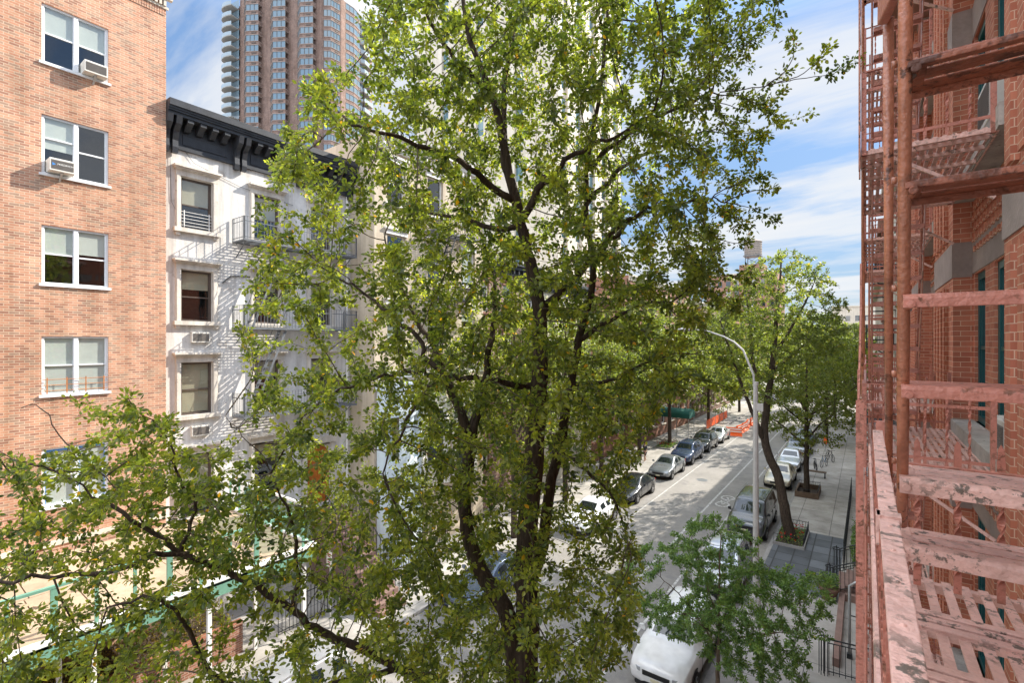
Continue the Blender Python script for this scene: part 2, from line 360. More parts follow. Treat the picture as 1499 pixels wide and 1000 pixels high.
fm = N(nt, 'ShaderNodeMix', data_type='RGBA', blend_type='MULTIPLY'); fm.inputs['Factor'].default_value = 1; L(sky.outputs[0], fm.inputs[6]); L(fl.outputs[0], fm.inputs[7])
hz = ramp(nt, [(0, (1.2,1.65,2.15)), (.22, (.78,1.28,2.1)), (.6, (.48,.92,1.8))]); L(sp.outputs['Z'], hz.inputs['Fac'])
bl = N(nt, 'ShaderNodeMix', data_type='RGBA'); bl.inputs['Factor'].default_value = .62; L(fm.outputs[2], bl.inputs[6]); L(hz.outputs[0], bl.inputs[7])
mx = N(nt, 'ShaderNodeMix', data_type='RGBA'); L(cr.outputs['Color'], mx.inputs['Factor']); L(bl.outputs[2], mx.inputs[6])
# added brightness in the unseen sky overhead and behind, to lift the shade
up = N(nt, 'ShaderNodeMapRange', ins={'From Min': .50, 'From Max': .82, 'To Min': 1.0, 'To Max': 3.4}); L(sp.outputs['Z'], up.inputs['Value'])
bh = N(nt, 'ShaderNodeMapRange', ins={'From Min': .15, 'From Max': -.75, 'To Min': 1.0, 'To Max': 2.2}); L(sp.outputs['Y'], bh.inputs['Value'])
um = N(nt, 'ShaderNodeMath', operation='MULTIPLY'); L(up.outputs[0], um.inputs[0]); L(bh.outputs[0], um.inputs[1])
ds = N(nt, 'ShaderNodeMapRange', ins={'From Min': 1.0, 'From Max': 3.0, 'To Min': 0, 'To Max': .6}); L(um.outputs[0], ds.inputs['Value']); mx.inputs[7].default_value = (2.2, 2.25, 2.32, 1)
wm = N(nt, 'ShaderNodeMix', data_type='RGBA'); L(ds.outputs[0], wm.inputs['Factor']); L(mx.outputs[2], wm.inputs[6]); wm.inputs[7].default_value = (1.5, 1.55, 1.6, 1)
fin = N(nt, 'ShaderNodeVectorMath', operation='SCALE'); L(wm.outputs[2], fin.inputs[0]); L(um.outputs[0], fin.inputs['Scale']); L(fin.outputs[0], bg.inputs['Color']); bg.inputs['Strength'].default_value = .14
sl = bpy.data.lights.new('sun', 'SUN'); sl.energy = 3.4; sl.angle = R(.53); sl.color = (1, .93, .82)
so = bpy.data.objects.new('sun', sl); COL.objects.link(so); so.rotation_euler = (-SUN).to_track_quat('-Z', 'Y').to_euler(); so.location = (30, 60, 60)
cam = bpy.data.cameras.new('camera'); co = bpy.data.objects.new('camera', cam); COL.objects.link(co)
co.location = (0, 0, EYE); co.rotation_euler = (R(90), 0, TH); cam.sensor_width = 36; cam.lens = 36*F/1499; cam.clip_start = .05; cam.clip_end = 3000
S.camera = co
S.view_settings.view_transform = 'Standard'; S.view_settings.look = 'None'; S.view_settings.exposure = 1.55; S.view_settings.gamma = 1
S.render.engine = 'CYCLES'; S.cycles.use_denoising = True; S.cycles.max_bounces = 8; S.cycles.transparent_max_bounces = 12; S.cycles.diffuse_bounces = 4
S.cycles.sample_clamp_indirect = 6
# ------------------------------------------------------------------ ground, road, pavements
KR, KL = -4.15, -14.4     # kerb lines (right side of the street, left side)
g = MB(); g.quad((-400,-60,-.02),(400,-60,-.02),(400,900,-.02),(-400,900,-.02)); struct('ground', g, M['concrete'])
g = MB(); g.box(KL, KR, -30, 400, -.3, .0); struct('road', g, M['asphalt'])
def slabmat(name, col, w_, h_, ms, var=.12, jc=(.10,.095,.09), rough=.9):
    m, nt, b = newmat(name); L = nt.links.new
    geo = N(nt, 'ShaderNodeNewGeometry')
    t = N(nt, 'ShaderNodeTexBrick', offset=0, ins={'Scale': 1, 'Mortar Size': ms, 'Mortar Smooth': .1, 'Brick Width': w_, 'Row Height': h_, 'Color1': (0,0,0,1), 'Color2': (1,1,1,1), 'Mortar': (.5,.5,.5,1)})
    L(geo.outputs['Position'], t.inputs['Vector'])
    r = ramp(nt, [(0, mul(col, 1-var)), (1, mul(col, 1+var))]); L(t.outputs['Color'], r.inputs['Fac'])
    mm = N(nt, 'ShaderNodeMix', data_type='RGBA'); L(t.outputs['Fac'], mm.inputs['Factor']); L(r.outputs['Color'], mm.inputs[6]); mm.inputs[7].default_value = (*jc, 1)
    n1 = N(nt, 'ShaderNodeTexNoise', ins={'Scale': .9, 'Detail': 9, 'Roughness': .7}); L(geo.outputs['Position'], n1.inputs['Vector'])
    r1 = ramp(nt, [(.32, (.66,.65,.62)), (.62, (1.08,)*3)]); L(n1.outputs['Fac'], r1.inputs['Fac'])
    mx = N(nt, 'ShaderNodeMix', data_type='RGBA', blend_type='MULTIPLY'); mx.inputs['Factor'].default_value = 1
    L(mm.outputs[2], mx.inputs[6]); L(r1.outputs['Color'], mx.inputs[7]); L(mx.outputs[2], b.inputs['Base Color']); b.inputs['Roughness'].default_value = rough
    return m
M['slabs'] = slabmat('pavement_slabs', (.36,.34,.31), 1.65, 1.9, .014)
M['slate_slabs'] = slabmat('slate_slabs', (.105,.115,.13), .74, 1.0, .03, .3, (.03,.03,.033), .55)
g = MB(); g.box(KR+.16, 1.4, -30, 400, -.3, .14); struct('sidewalk', g, M['slabs'])
g = MB(); g.box(-21, KL-.16, -30, 400, -.3, .14); struct('sidewalk', g, M['slabs'])
g = MB(); g.box(KR, KR+.16, -30, 400, -.3, .145); struct('kerb', g, M['kerb'])
g = MB(); g.box(KL-.16, KL, -30, 400, -.3, .145); struct('kerb', g, M['kerb'])
g = MB(); g.box(-3.97, -.95, 24, 31.9, .1, .144); struct('slate_paving', g, M['slate_slabs'])
g = MB()
g.box(-8.52, -8.40, -20, 200, 0, .004); g.box(-11.82, -11.74, 10, 200, 0, .004)
g.box(-6.98,-6.88,-20,200,0,.004)
struct('lane_marking', g, M['lane_paint'])
g = MB()
for cy in (34.4, 36.0):
    for k in range(20):
        a, b2 = 2*math.pi*k/20, 2*math.pi*(k+1)/20
        for_r = (.34, .46)
        P = lambda r, a: (-7.75+r*math.cos(a), cy+1.25*r*math.sin(a), .005)
        g.quad(P(.34,a), P(.46,a), P(.46,b2), P(.34,b2))
for p, q in (((-7.75,34.4),(-7.5,35.3)),((-7.5,35.3),(-7.75,36.0)),((-7.75,34.4),(-8.0,35.2)),((-8.0,35.2),(-7.5,35.3)),((-7.85,36.05),(-7.4,36.0))):
    g.bar((*p,.003),(*q,.003),.1,.004)
struct('bike_lane_marking', g, M['lane_paint'])
g = MB(); g.box(-10.9, -9.6, 26, 33, 0, .003); g.box(-9.4,-8.7,44,58,0,.003); g2 = MB()
for x, y in ((-10.2,19.5),(-7.7,24.6),(-10.4,39.5),(-9.2,52.0)): g2.lathe([(0,.006),(.33,.006),(.36,.003)], (x,y,0), 'z', 20); g2.lathe([(.42,.002),(.42,.005),(.37,.005)], (x,y,0), 'z', 20)
struct('manhole_cover', g2, M['iron_grey'])
struct('road_patch', g, mat('dark_patch', (.20,.19,.175), .9, .2, .8, .5, 90, col2=(.26,.245,.225), patch=.5))
# ------------------------------------------------------------------ buildings
def facade(mb, x, sx, y0, y1, z0, z1, holes, dep=.22, room=.9, back=True):
    """street wall at x facing sx (+1 = +x); holes (y0,y1,z0,z1) get reveals and a dark room behind; slots 0 wall, 1 room"""
    ys = sorted({y0, y1, *[h[0] for h in holes], *[h[1] for h in holes]}); zs = sorted({z0, z1, *[h[2] for h in holes], *[h[3] for h in holes]})
    ys = [v for v in ys if y0 <= v <= y1]; zs = [v for v in zs if z0 <= v <= z1]
    for i in range(len(ys)-1):
        run = None
        for j in range(len(zs)-1):
            cy, cz = (ys[i]+ys[i+1])/2, (zs[j]+zs[j+1])/2
            if any(h[0] < cy < h[1] and h[2] < cz < h[3] for h in holes): continue
            mb.cur = 0; mb.quad((x,ys[i],zs[j]),(x,ys[i+1],zs[j]),(x,ys[i+1],zs[j+1]),(x,ys[i],zs[j+1]))
    for a, b, c, d in holes:
        xi = x - sx*dep; xr = x - sx*room
        mb.cur = 0
        mb.quad((x,a,c),(x,a,d),(xi,a,d),(xi,a,c)); mb.quad((x,b,c),(xi,b,c),(xi,b,d),(x,b,d))
        mb.quad((x,a,d),(x,b,d),(xi,b,d),(xi,a,d)); mb.quad((x,a,c),(xi,a,c),(xi,b,c),(x,b,c))
        mb.cur = 1
        mb.quad((xr,a,c),(xr,b,c),(xr,b,d),(xr,a,d))
        mb.quad((xi,a,c),(xi,a,d),(xr,a,d),(xr,a,c)); mb.quad((xi,b,c),(xr,b,c),(xr,b,d),(xi,b,d))
        mb.quad((xi,a,d),(xi,b,d),(xr,b,d),(xr,a,d)); mb.quad((xi,a,c),(xr,a,c),(xr,b,c),(xi,b,c))
    mb.cur = 0
def shell(mb, x, sx, y0, y1, z0, z1, deep):
    """side walls, back and roof of a block whose street wall is at x"""
    xb = x - sx*deep
    mb.quad((x,y0,z0),(xb,y0,z0),(xb,y0,z1),(x,y0,z1)); mb.quad((x,y1,z0),(x,y1,z1),(xb,y1,z1),(xb,y1,z0))
    mb.quad((xb,y0,z0),(xb,y1,z0),(xb,y1,z1),(xb,y0,z1)); mb.quad((x,y0,z1),(xb,y0,z1),(xb,y1,z1),(x,y1,z1))
def window(par, x, sx, y0, y1, z0, z1, fm, dep=.12, cols=1, rail=.5, blind=None, sill=None, fw=.05, pane=None, guard=None, label=None, tops=None):
    """sash window standing in a hole: frame > pane, blind, sill, guard"""
    xo = x - sx*dep; xi = xo - sx*.06
    f = MB()
    f.box(xo, xi, y0, y0+fw, z0, z1); f.box(xo, xi, y1-fw, y1, z0, z1); f.box(xo, xi, y0+fw, y1-fw, z0, z0+fw); f.box(xo, xi, y0+fw, y1-fw, z1-fw, z1)
    cw = (y1-y0)/cols; p = MB(); bl = MB()
    for c in range(cols):
        a, b = y0+c*cw+(fw if c == 0 else fw*.8), y0+(c+1)*cw-(fw if c == cols-1 else fw*.8)
        if c: f.box(xo+sx*.012, xi, y0+c*cw-fw*.8, y0+c*cw+fw*.8, z0+fw, z1-fw)
        rl = tops[c] if tops else [rail]
        xs = xo - sx*.02
        for k, r_ in enumerate(rl):
            zr = z0+(z1-z0)*r_; f.box(xs+sx*.008, xi, a, b, zr-.022, zr+.022)
        # sash stiles
        f.box(xs, xi, a, a+.022, z0+fw, z1-fw); f.box(xs, xi, b-.022, b, z0+fw, z1-fw)
        zr = z0+(z1-z0)*rl[0]
        q1, q2 = xs-sx*.012, xs-sx*.03; p.quad((q1,a+.022,zr+.022),(q1,b-.022,zr+.022),(q1,b-.022,z1-fw),(q1,a+.022,z1-fw)); p.quad((q2,a+.022,z0+fw),(q2,b-.022,z0+fw),(q2,b-.022,zr-.022),(q2,a+.022,zr-.022))
        if blind:
            bf = blind[c] if isinstance(blind, (list, tuple)) else blind
            if bf > 0:
                zb = z1-fw-(z1-z0-2*fw)*bf
                n = max(1, int((z1-zb)/.06)) if bf < .99 else 1
                bl.box(xi-sx*.012, xi-sx*.018, a, b, zb, z1-.01)
                bl.box(xi-sx*.010, xi-sx*.022, a, b, zb-.02, zb)
    fo = f.build('window', fm, par)
    if label: fo['label'] = label
    p.build('pane', pane or M['pane'], fo)
    if blind and bl.f: bl.build('blind', M['blind_tan'] if fm is M['dark_frame'] else M['blind'], fo)
    if sill:
        s = MB(); s.box(x+sx*.06, x-sx*dep, y0-.06, y1+.06, z0-sill, z0+.004); s.build('sill', fm if fm is M['alu'] else M['trim_cream'], fo)
    if guard:
        gd = MB(); k = 0
        for z in np.linspace(z0+.12, z0+.12+guard[0], guard[1]): gd.tube([(x+sx*.01,y0+.02,z),(x+sx*.01,y1-.02,z)], .010, 5)
        for y in np.linspace(y0+.12, y1-.12, guard[2]): gd.box(x+sx*.012, x+sx*.022, y-.014, y+.014, z0+.03, z0+.18+guard[0])
        gd.build('window_guard', guard[3], fo)
    return fo
def surround(par, x, sx, y0, y1, z0, z1, m, head=True):
    """moulded surround with hood and sill, round a hole"""
    s = MB()
    for a, b in ((y0-.17, y0), (y1, y1+.17)):
        s.box(x+sx*.07, x-sx*.02, a, b, z0, z1+.02); s.box(x+sx*.10, x+sx*.07, a+.03 if a < y0 else a+.02, b-.06 if a < y0 else b-.07+.04, z0, z1)
    s.box(x+sx*.08, x-sx*.02, y0-.17, y1+.17, z1+.02, z1+.22)
    for k, (o, z) in enumerate(((.14, .22), (.20, .26), (.27, .31))): s.box(x+sx*o, x-sx*.02, y0-.2-.03*k, y1+.2+.03*k, z1+z, z1+z+.05 if k < 2 else z1+z+.07)
    s.box(x+sx*.17, x-sx*.06, y0-.24, y1+.24, z0-.15, z0); s.box(x+sx*.10, x-sx*.02, y0-.18, y0-.03, z0-.27, z0-.15); s.box(x+sx*.10, x-sx*.02, y1+.03, y1+.18, z0-.27, z0-.15)
    return s.build('window_surround', m, par)

# --- orange brick apartment building (left edge)
B = thing('apartment_building', 'orange brick apartment building with white aluminium double windows beside the black cornice', 'building', (-20, 0, 0))
X = -19.95; YB = 6.57
zt = [21.1, 17.75, 14.42, 11.06, 7.66]
holes = [(3.37, 4.96, t-1.78, t) for t in zt]
mb = MB(); facade(mb, X, 1, -9, YB, 0, 24, holes); shell(mb, X, 1, -9, YB, 0, 24, 14); mb.build('wall', [M['brick_orange'], M['interior']], B)
tp = [([.52],[.52]), ([.62],[.5]), ([.52],[.5]), ([.5],[.5]), ([.5],[.5])]
bls = [[.47,.47],[.55,.0],[.45,.42],[1,1],[1,1]]
for i, t in enumerate(zt):
    window(B, X, 1, 3.37, 4.96, t-1.78, t, M['alu'], .05, 2, .52, bls[i], .07, fw=.06, tops=tp[i], guard=(.34,3,4,M['orange_rust'] if 'orange_rust' in M else M['rust_pipe']) if i == 3 else None,
           label=['window with blinds half down', None, None, 'window with rusty guard bars', 'window masked with blue tape'][i])
tpz = MB(); z = zt[4]-1.78
for y in (3.42, 4.1, 4.2, 4.86): tpz.box(X-.10, X-.095+.02, y, y+.05, z+.05, z+1.7)
tpz.box(X-.10, X-.075, 3.42, 4.9, z+1.66, z+1.72); tpz.build('masking_tape', M['blue_tape'], B)
d = MB()
d.box(X+.06, X, -9, YB+.06, 22.62, 22.70); d.box(X+.16, X, -9, YB+.16, 22.95, 23.1)
y = -9
while y < YB-.06: d.box(X+.11, X, y, y+.075, 22.70, 22.95); y += .13
d.build('dentil_band', M['cream_stone'], B)
d = MB(); d.box(X+.03, X, -9, YB+.03, 23.6, 23.9); d.build('coping', M['cream_stone'], B)
d = MB(); d.box(X+.05, X, -9, YB+.05, 7.66-1.78-1.2, 7.66-1.78-1.05); d.build('water_table', M['cream_stone'], B)
sc_ = MB(); y = -9
while y < YB-.05: sc_.box(X+.022, X, y, y+.062, 22.38, 22.62); y += .075
sc_.build('soldier_course', M['brick_orange'], B)

# --- white townhouse
W = thing('townhouse', 'white painted townhouse with black bracketed cornice beside the orange brick building', 'building', (-20, 10, 0))
X = -20.4; YW = 14.69
cols = [(7.17,8.25),(9.82,10.89),(12.34,13.40)]
rows = [(15.10,17.0),(11.66,13.56),(8.15,10.11)]
holes = [(a,b,c,d) for a,b in cols for c,d in rows] + [(7.17,8.25,4.3,6.65),(9.82,10.89,4.0,6.65),(12.15,13.35,3.4,6.1),(7.17,8.25,.6,2.3),(9.82,10.89,.6,2.3)]
mb = MB(); facade(mb, X, 1, YB, YW, 0, 18.0, holes, .26); shell(mb, X, 1, YB, YW, 0, 18.3, 14); mb.build('wall', [M['white_wall'], M['interior']], W)
for a, b, c, dd in holes:
    if c == 3.4: continue
    tan = c < 11 and c > 8
    wd = window(W, X, 1, a, b, c, dd, M['dark_frame'], .11, 1, .48, .98 if (tan and a < 8) else random.choice([.35,.5,.25]), None, fw=.07,
           guard=(.5,5,2,M['white_paint']) if (c > 15 and a < 8) else None)
    if c > 3: surround(W, X, 1, a, b, c, dd, M['trim_cream'])
dr = MB()
pts = [(12.15,3.4),(13.35,3.4),(13.35,5.5)] + [(12.75+.6*math.cos(t), 5.5+.6*math.sin(t)) for t in np.linspace(0, math.pi, 9)[1:-1]] + [(12.15,5.5)]
dr.prism(pts, 'x', X-.16, X-.10)
do = dr.build('door', M['door_wood'], W)
pn = MB()
for y0, y1 in ((12.24,12.72),(12.78,13.26)):
    for z0, z1 in ((3.6,4.5),(4.65,5.5)): pn.box(X-.10, X-.075, y0, y1, z0, z1)
build_each(pn, 'door_panel', M['door_wood'], do)
hb = MB(); hb.lathe([(.0,-.05),(.03,-.04),(.035,0),(.0,.02)], (X-.04,12.85,4.4), 'x', 10); hb.build('door_handle', M['galv'], do)
sd = MB(); sd.box(X+.08, X-.02, 11.95, 12.15, 3.4, 6.2); sd.box(X+.08, X-.02, 13.35, 13.55, 3.4, 6.2); sd.box(X+.18, X-.02, 11.9, 13.6, 6.2, 6.5)
for k in range(9):
    t0, t1 = math.pi*k/9, math.pi*(k+1)/9
    q = lambda r, t: (12.75+r*math.cos(t), 5.5+r*math.sin(t))
    sd.prism([q(.6,t0), q(.85,t0), q(.85,t1), q(.6,t1)], 'x', X+.0, X-.2)
sd.build('door_surround', M['trim_cream'], W)
# cornice: fascia, panels, modillions, big brackets, crown
c = MB(); a0, a1 = YB+.02, YW
c.box(X+.10, X-.3, a0, a1, 17.95, 18.08); c.box(X+.06, X-.3, a0, a1, 18.08, 18.85); c.box(X+.58, X-.3, a0, a1, 18.98, 19.10)
for o, z0, z1 in ((.64,19.10,19.17),(.68,19.17,19.25),(.74,19.25,19.48)): c.box(X+o, X-.3, a0, a1+.02, z0, z1)
c.box(X+.12, X-.3, a0, a1, 18.85, 18.98)
co_ = c.build('cornice', M['cornice_black'], W)
bk = MB()
for y in (YB+.22, 9.2, 11.85, YW-.3):
    for o in (-.14, .14):
        prof = [(X+.06,17.75),(X+.22,17.75),(X+.26,17.95),(X+.24,18.2),(X+.34,18.5),(X+.58,18.7),(X+.66,18.98),(X+.06,18.98)]
        bk.prism(prof, 'y', y+o-.09, y+o+.09)
build_each(bk, 'bracket', M['cornice_black'], co_)
md = MB(); y = YB+.75
while y < YW-.6:
    if min(abs(y-q) for q in (9.2, 11.85)) > .38:
        md.prism([(X+.06,18.62),(X+.22,18.62),(X+.36,18.78),(X+.54,18.86),(X+.54,18.98),(X+.06,18.98)], 'y', y-.1, y+.1)
    y += .42
build_each(md, 'modillion', M['cornice_black'], co_)
for y0, y1 in ((YB+.65,8.75),(9.65,11.4),(12.3,YW-.75)):
    pl = MB(); pl.box(X+.075, X+.05, y0+.04, y1-.04, 18.2, 18.52)
    for (a,b,z0,z1) in ((y0,y1,18.16,18.2),(y0,y1,18.52,18.56),(y0,y0+.04,18.2,18.52),(y1-.04,y1,18.2,18.52)): pl.box(X+.09, X+.05, a, b, z0, z1)
    pl.build('cornice_panel', M['cornice_black'], co_)
wi = MB()
wi.tube([(X+.03,YB+.2,18.6),(X+.04,7.6,17.6),(X+.04,9.2,17.15),(X+.04,11.5,16.9)], .008, 5)
wi.tube([(X+.03,YB+.25,18.0),(X+.03,YB+.3,16.0),(X+.03,YB+.8,15.0)], .006, 5); wi.tube([(X+.03,8.6,13.2),(X+.05,8.9,13.5),(X+.04,9.6,13.55),(X+.04,13.8,13.4)], .022, 6)
wi.build('facade_cable', M['iron_black'], W)
dp = MB(); dp.tube([(X+.1,14.2,.2),(X+.1,14.2,17.9)], .055, 8); dp.build('downpipe', M['white_paint'], W)
pr = MB(); pr.box(X-.3, X-.5, YB+.02, YW, 18.3, 19.3); pr.build('parapet', M['white_wall'], W)
# stoop of the white house
st = thing('stoop', 'brownstone stoop under the orange arched door of the white townhouse', 'steps', (-18.5, 12.75, .14))
sm = MB()
for k in range(17): sm.box(-19.98+.0, -19.2+.0-(k-16)*.27*1.0 if False else -19.0+(16-k)*.24, 12.1, 13.4, .14+k*.19, .14+(k+1)*.19)
sm.build('step', M['brown_step'], st)
sr = MB()
for y in (12.15, 13.35):
    sr.tube([(-19.6,y,4.35),(-18.9,y,4.3),(-15.2,y,1.2)], .03, 6)
    for k in range(16): sr.box(-18.9+k*.24-.01, -18.9+k*.24+.01, y-.01, y+.01, .16+(16-k)*.19, 4.3-k*.2)
sr.build('railing', M['iron_black'], st)

def rowhouse(name, label, X, y0, y1, H, wm, tm, cols, sills, wh, ww, fm, cornice=.5, proj=.45, deep=14, cm=None, lower=None, arch=False, blindp=.6):
    b = thing(name, label, 'building', (X, (y0+y1)/2, 0))
    hs = []
    for c_ in range(cols):
        yc = y0+(y1-y0)*(c_+.5)/cols
        for s_ in sills: hs.append((yc-ww/2, yc+ww/2, s_, s_+wh))
    m_ = MB(); facade(m_, X, 1, y0, y1, 0, H, hs, .24); shell(m_, X, 1, y0, y1, 0, H, deep); m_.build('wall', [wm, M['interior']], b)
    for h in hs:
        window(b, X, 1, *h, fm, .14, 1, .5, random.choice([0,.3,.5,.9]) if random.random() < blindp else 0, None, fw=.06)
        s_ = MB(); s_.box(X+.12, X-.05, h[0]-.12, h[1]+.12, h[2]-.14, h[2]); s_.build('window_sill', tm, b); s_ = MB(); s_.box(X+.06, X-.05, h[0]-.1, h[1]+.1, h[3], h[3]+.22); s_.box(X+.14, X-.05, h[0]-.16, h[1]+.16, h[3]+.22, h[3]+.32)
        s_.build('window_lintel', tm, b)
    k_ = MB(); k_.box(X+proj*.3, X-.2, y0+.01, y1-.01, H-cornice, H-cornice*.5); k_.box(X+proj*.7, X-.2, y0+.01, y1-.01, H-cornice*.5, H-cornice*.2); k_.box(X+proj, X-.2, y0+.01, y1-.01, H-cornice*.2, H+.05)
    y = y0+.3
    while y < y1-.2: k_.box(X+proj*.62, X, y, y+.12, H-cornice*.85, H-cornice*.5); y += .55
    k_.build('cornice', cm or tm, b)
    return b, hs
# beige house with white and pale blue front, standing forward of the townhouse
Bb, _ = rowhouse('rowhouse', 'beige stucco house with pale blue ground floor bay standing forward of the white townhouse', -18.55, 14.45, 22.4, 20.8, M['beige_wall'], M['white_paint'], 3, [17.6,14.1,10.7], 2.0, 1.15, M['white_paint'], .7, .5)
bay = MB(); X = -18.55
for k in range(14):
    t0, t1 = math.pi*k/14, math.pi*(k+1)/14
    q = lambda r, t: (X+.05+r*math.sin(t)*.55, 15.9-r*math.cos(t))
    z0, z1 = .2, 8.6
    if k in (3,4,8,9): 
        bay.prism([q(.9,t0),q(1.3,t0),q(1.3,t1),q(.9,t1)], 'z', z0, 2.6); bay.prism([q(.9,t0),q(1.3,t0),q(1.3,t1),q(.9,t1)], 'z', 7.3, z1)
        bay.prism([q(.9,t0),q(1.3,t0),q(1.3,t1),q(.9,t1)], 'z', 4.5, 5.2)
    else: bay.prism([q(.9,t0),q(1.35,t0),q(1.35,t1),q(.9,t1)], 'z', z0, z1)
bay.prism([q(.0,0)]+[q(1.45,math.pi*k/14) for k in range(15)], 'z', 8.6, 8.9)
bay.build('bay_front', M['pale_blue'], Bb)
ar = MB()
for yc in (18.4, 20.7):
    for k in range(10):
        t0, t1 = math.pi*k/10, math.pi*(k+1)/10
        q = lambda r, t: (yc+r*math.cos(t), 7.3+r*math.sin(t))
        ar.prism([q(.75,t0),q(1.0,t0),q(1.0,t1),q(.75,t1)], 'x', X+.14, X-.0)
    ar.box(X+.14, X, yc-1.0, yc-.75, 3.2, 7.3); ar.box(X+.14, X, yc+.75, yc+1.0, 3.2, 7.3)
    ar.prism([(yc-.75,3.2),(yc+.75,3.2),(yc+.75,7.3)]+[(yc+.75*math.cos(t),7.3+.75*math.sin(t)) for t in np.linspace(0,math.pi,9)[1:-1]]+[(yc-.75,7.3)], 'x', X+.03, X-.0)
ar.build('arched_doorway', M['white_paint'], Bb)
ag = MB()
for yc in (18.4, 20.7): ag.box(X+.05, X+.035, yc-.55, yc+.55, 3.3, 7.2)
build_each(ag, 'pane', M['far_pane'], Bb)
wt_ = MB()
wt_.box(X+.02, X-.3, 14.45, 22.4, 9.1, 9.5)
wt_.build('stone_band', M['white_paint'], Bb)
fr = MB(); fr.quad((X+.006,15.0,9.5),(X+.006,22.4,9.5),(X+.006,22.4,9.52),(X+.006,15.0,9.52)); 
rowhouse('rowhouse', 'red brick rowhouse between the beige house and the cream rowhouse', -19.6, 22.45, 30.2, 16.2, M['brick_rose'], M['brownstone'], 3, [12.8,9.5,6.2,2.8], 1.9, 1.05, M['white_paint'], .8, .5, cm=M['cornice_black'])
rowhouse('rowhouse', 'cream stone rowhouse with dark cornice beyond the red brick rowhouse', -19.3, 30.25, 38, 15.4, M['cream_stone'], M['cream_stone'], 3, [11.9,8.6,5.3,2.0], 1.9, 1.05, M['dark_frame'], .8, .5, cm=M['cornice_black'])
rowhouse('rowhouse', 'brownstone rowhouse just before the building with the green awning', -19.5, 38.05, 45.5, 15.0, M['brownstone'], M['brownstone'], 3, [11.7,8.4,5.1,1.9], 1.9, 1.05, M['white_paint'], .8, .5)
rowhouse('apartment_building', 'brown brick apartment building whose door has the green awning', -19.0, 45.55, 66, 17.5, M['brick_brown'], M['cream_stone'], 7, [14,10.9,7.8,4.7,1.4], 1.8, 1.3, M['alu'], .5, .3)
rowhouse('apartment_building', 'rose brick apartment building farthest along the sunny side behind the orange barricades', -19.2, 66.05, 92, 16.5, M['brick_rose'], M['cream_stone'], 9, [13,9.9,6.8,3.7,1.0], 1.8, 1.3, M['white_paint'], .5, .3)

# --- cream tower behind the tree
T = thing('residential_tower', 'tall cream tower with vertical strips of blue green glass behind the big tree', 'tower', (-30, 47, 0))
tx0, tx1, ty0, ty1, tH = -41.6, -24, 39.4, 54.3, 64
sp_ = MB(); sp_.cur = 1; sp_.box(tx0, tx1, ty0, ty1, 0, tH); sp_.cur = 0
pr_ = MB()
n = 7
for k in range(n+1):
    xx = tx0+(tx1-tx0)*k/n; pr_.box(xx-.75, xx+.75, ty0-.35, ty0+.3, 0, tH+.6)
for k in range(6):
    yy = ty0+(ty1-ty0)*k/5; pr_.box(tx1-.3, tx1+.35, max(yy-.8, ty0-.34), min(yy+.8, ty1), 0, tH+.6)
build_each(pr_, 'pier', M['cream_stone'], T)
for f in range(22):
    z = f*2.9
    for k in range(n): 
        x0 = tx0+(tx1-tx0)*k/n+.75; x1 = tx0+(tx1-tx0)*(k+1)/n-.75
        sp_.box(x0, x1, ty0-.12, ty0-.02, z, z+.75) if k % 2 else sp_.box(x0, x1, ty0-.22, ty0-.02, z, z+2.9)
    for k in range(5):
        y0 = ty0+(ty1-ty0)*k/5+.8; y1 = ty0+(ty1-ty0)*(k+1)/5-.8
        sp_.box(tx1+.02, tx1+.12, y0, y1, z, z+.8)
sp_.build('wall', [M['cream_stone'], M['interior']], T)
gl_ = MB()
for k in range(1, n, 2): 
    x0 = tx0+(tx1-tx0)*k/n+.75; x1 = tx0+(tx1-tx0)*(k+1)/n-.75; gl_.quad((x0,ty0-.05,0),(x1,ty0-.05,0),(x1,ty0-.05,tH),(x0,ty0-.05,tH))
for k in range(5):
    y0 = ty0+(ty1-ty0)*k/5+.8; y1 = ty0+(ty1-ty0)*(k+1)/5-.8; gl_.quad((tx1+.05,y0,0),(tx1+.05,y1,0),(tx1+.05,y1,tH),(tx1+.05,y0,tH))
build_each(gl_, 'pane', M['tower_strip'], T)

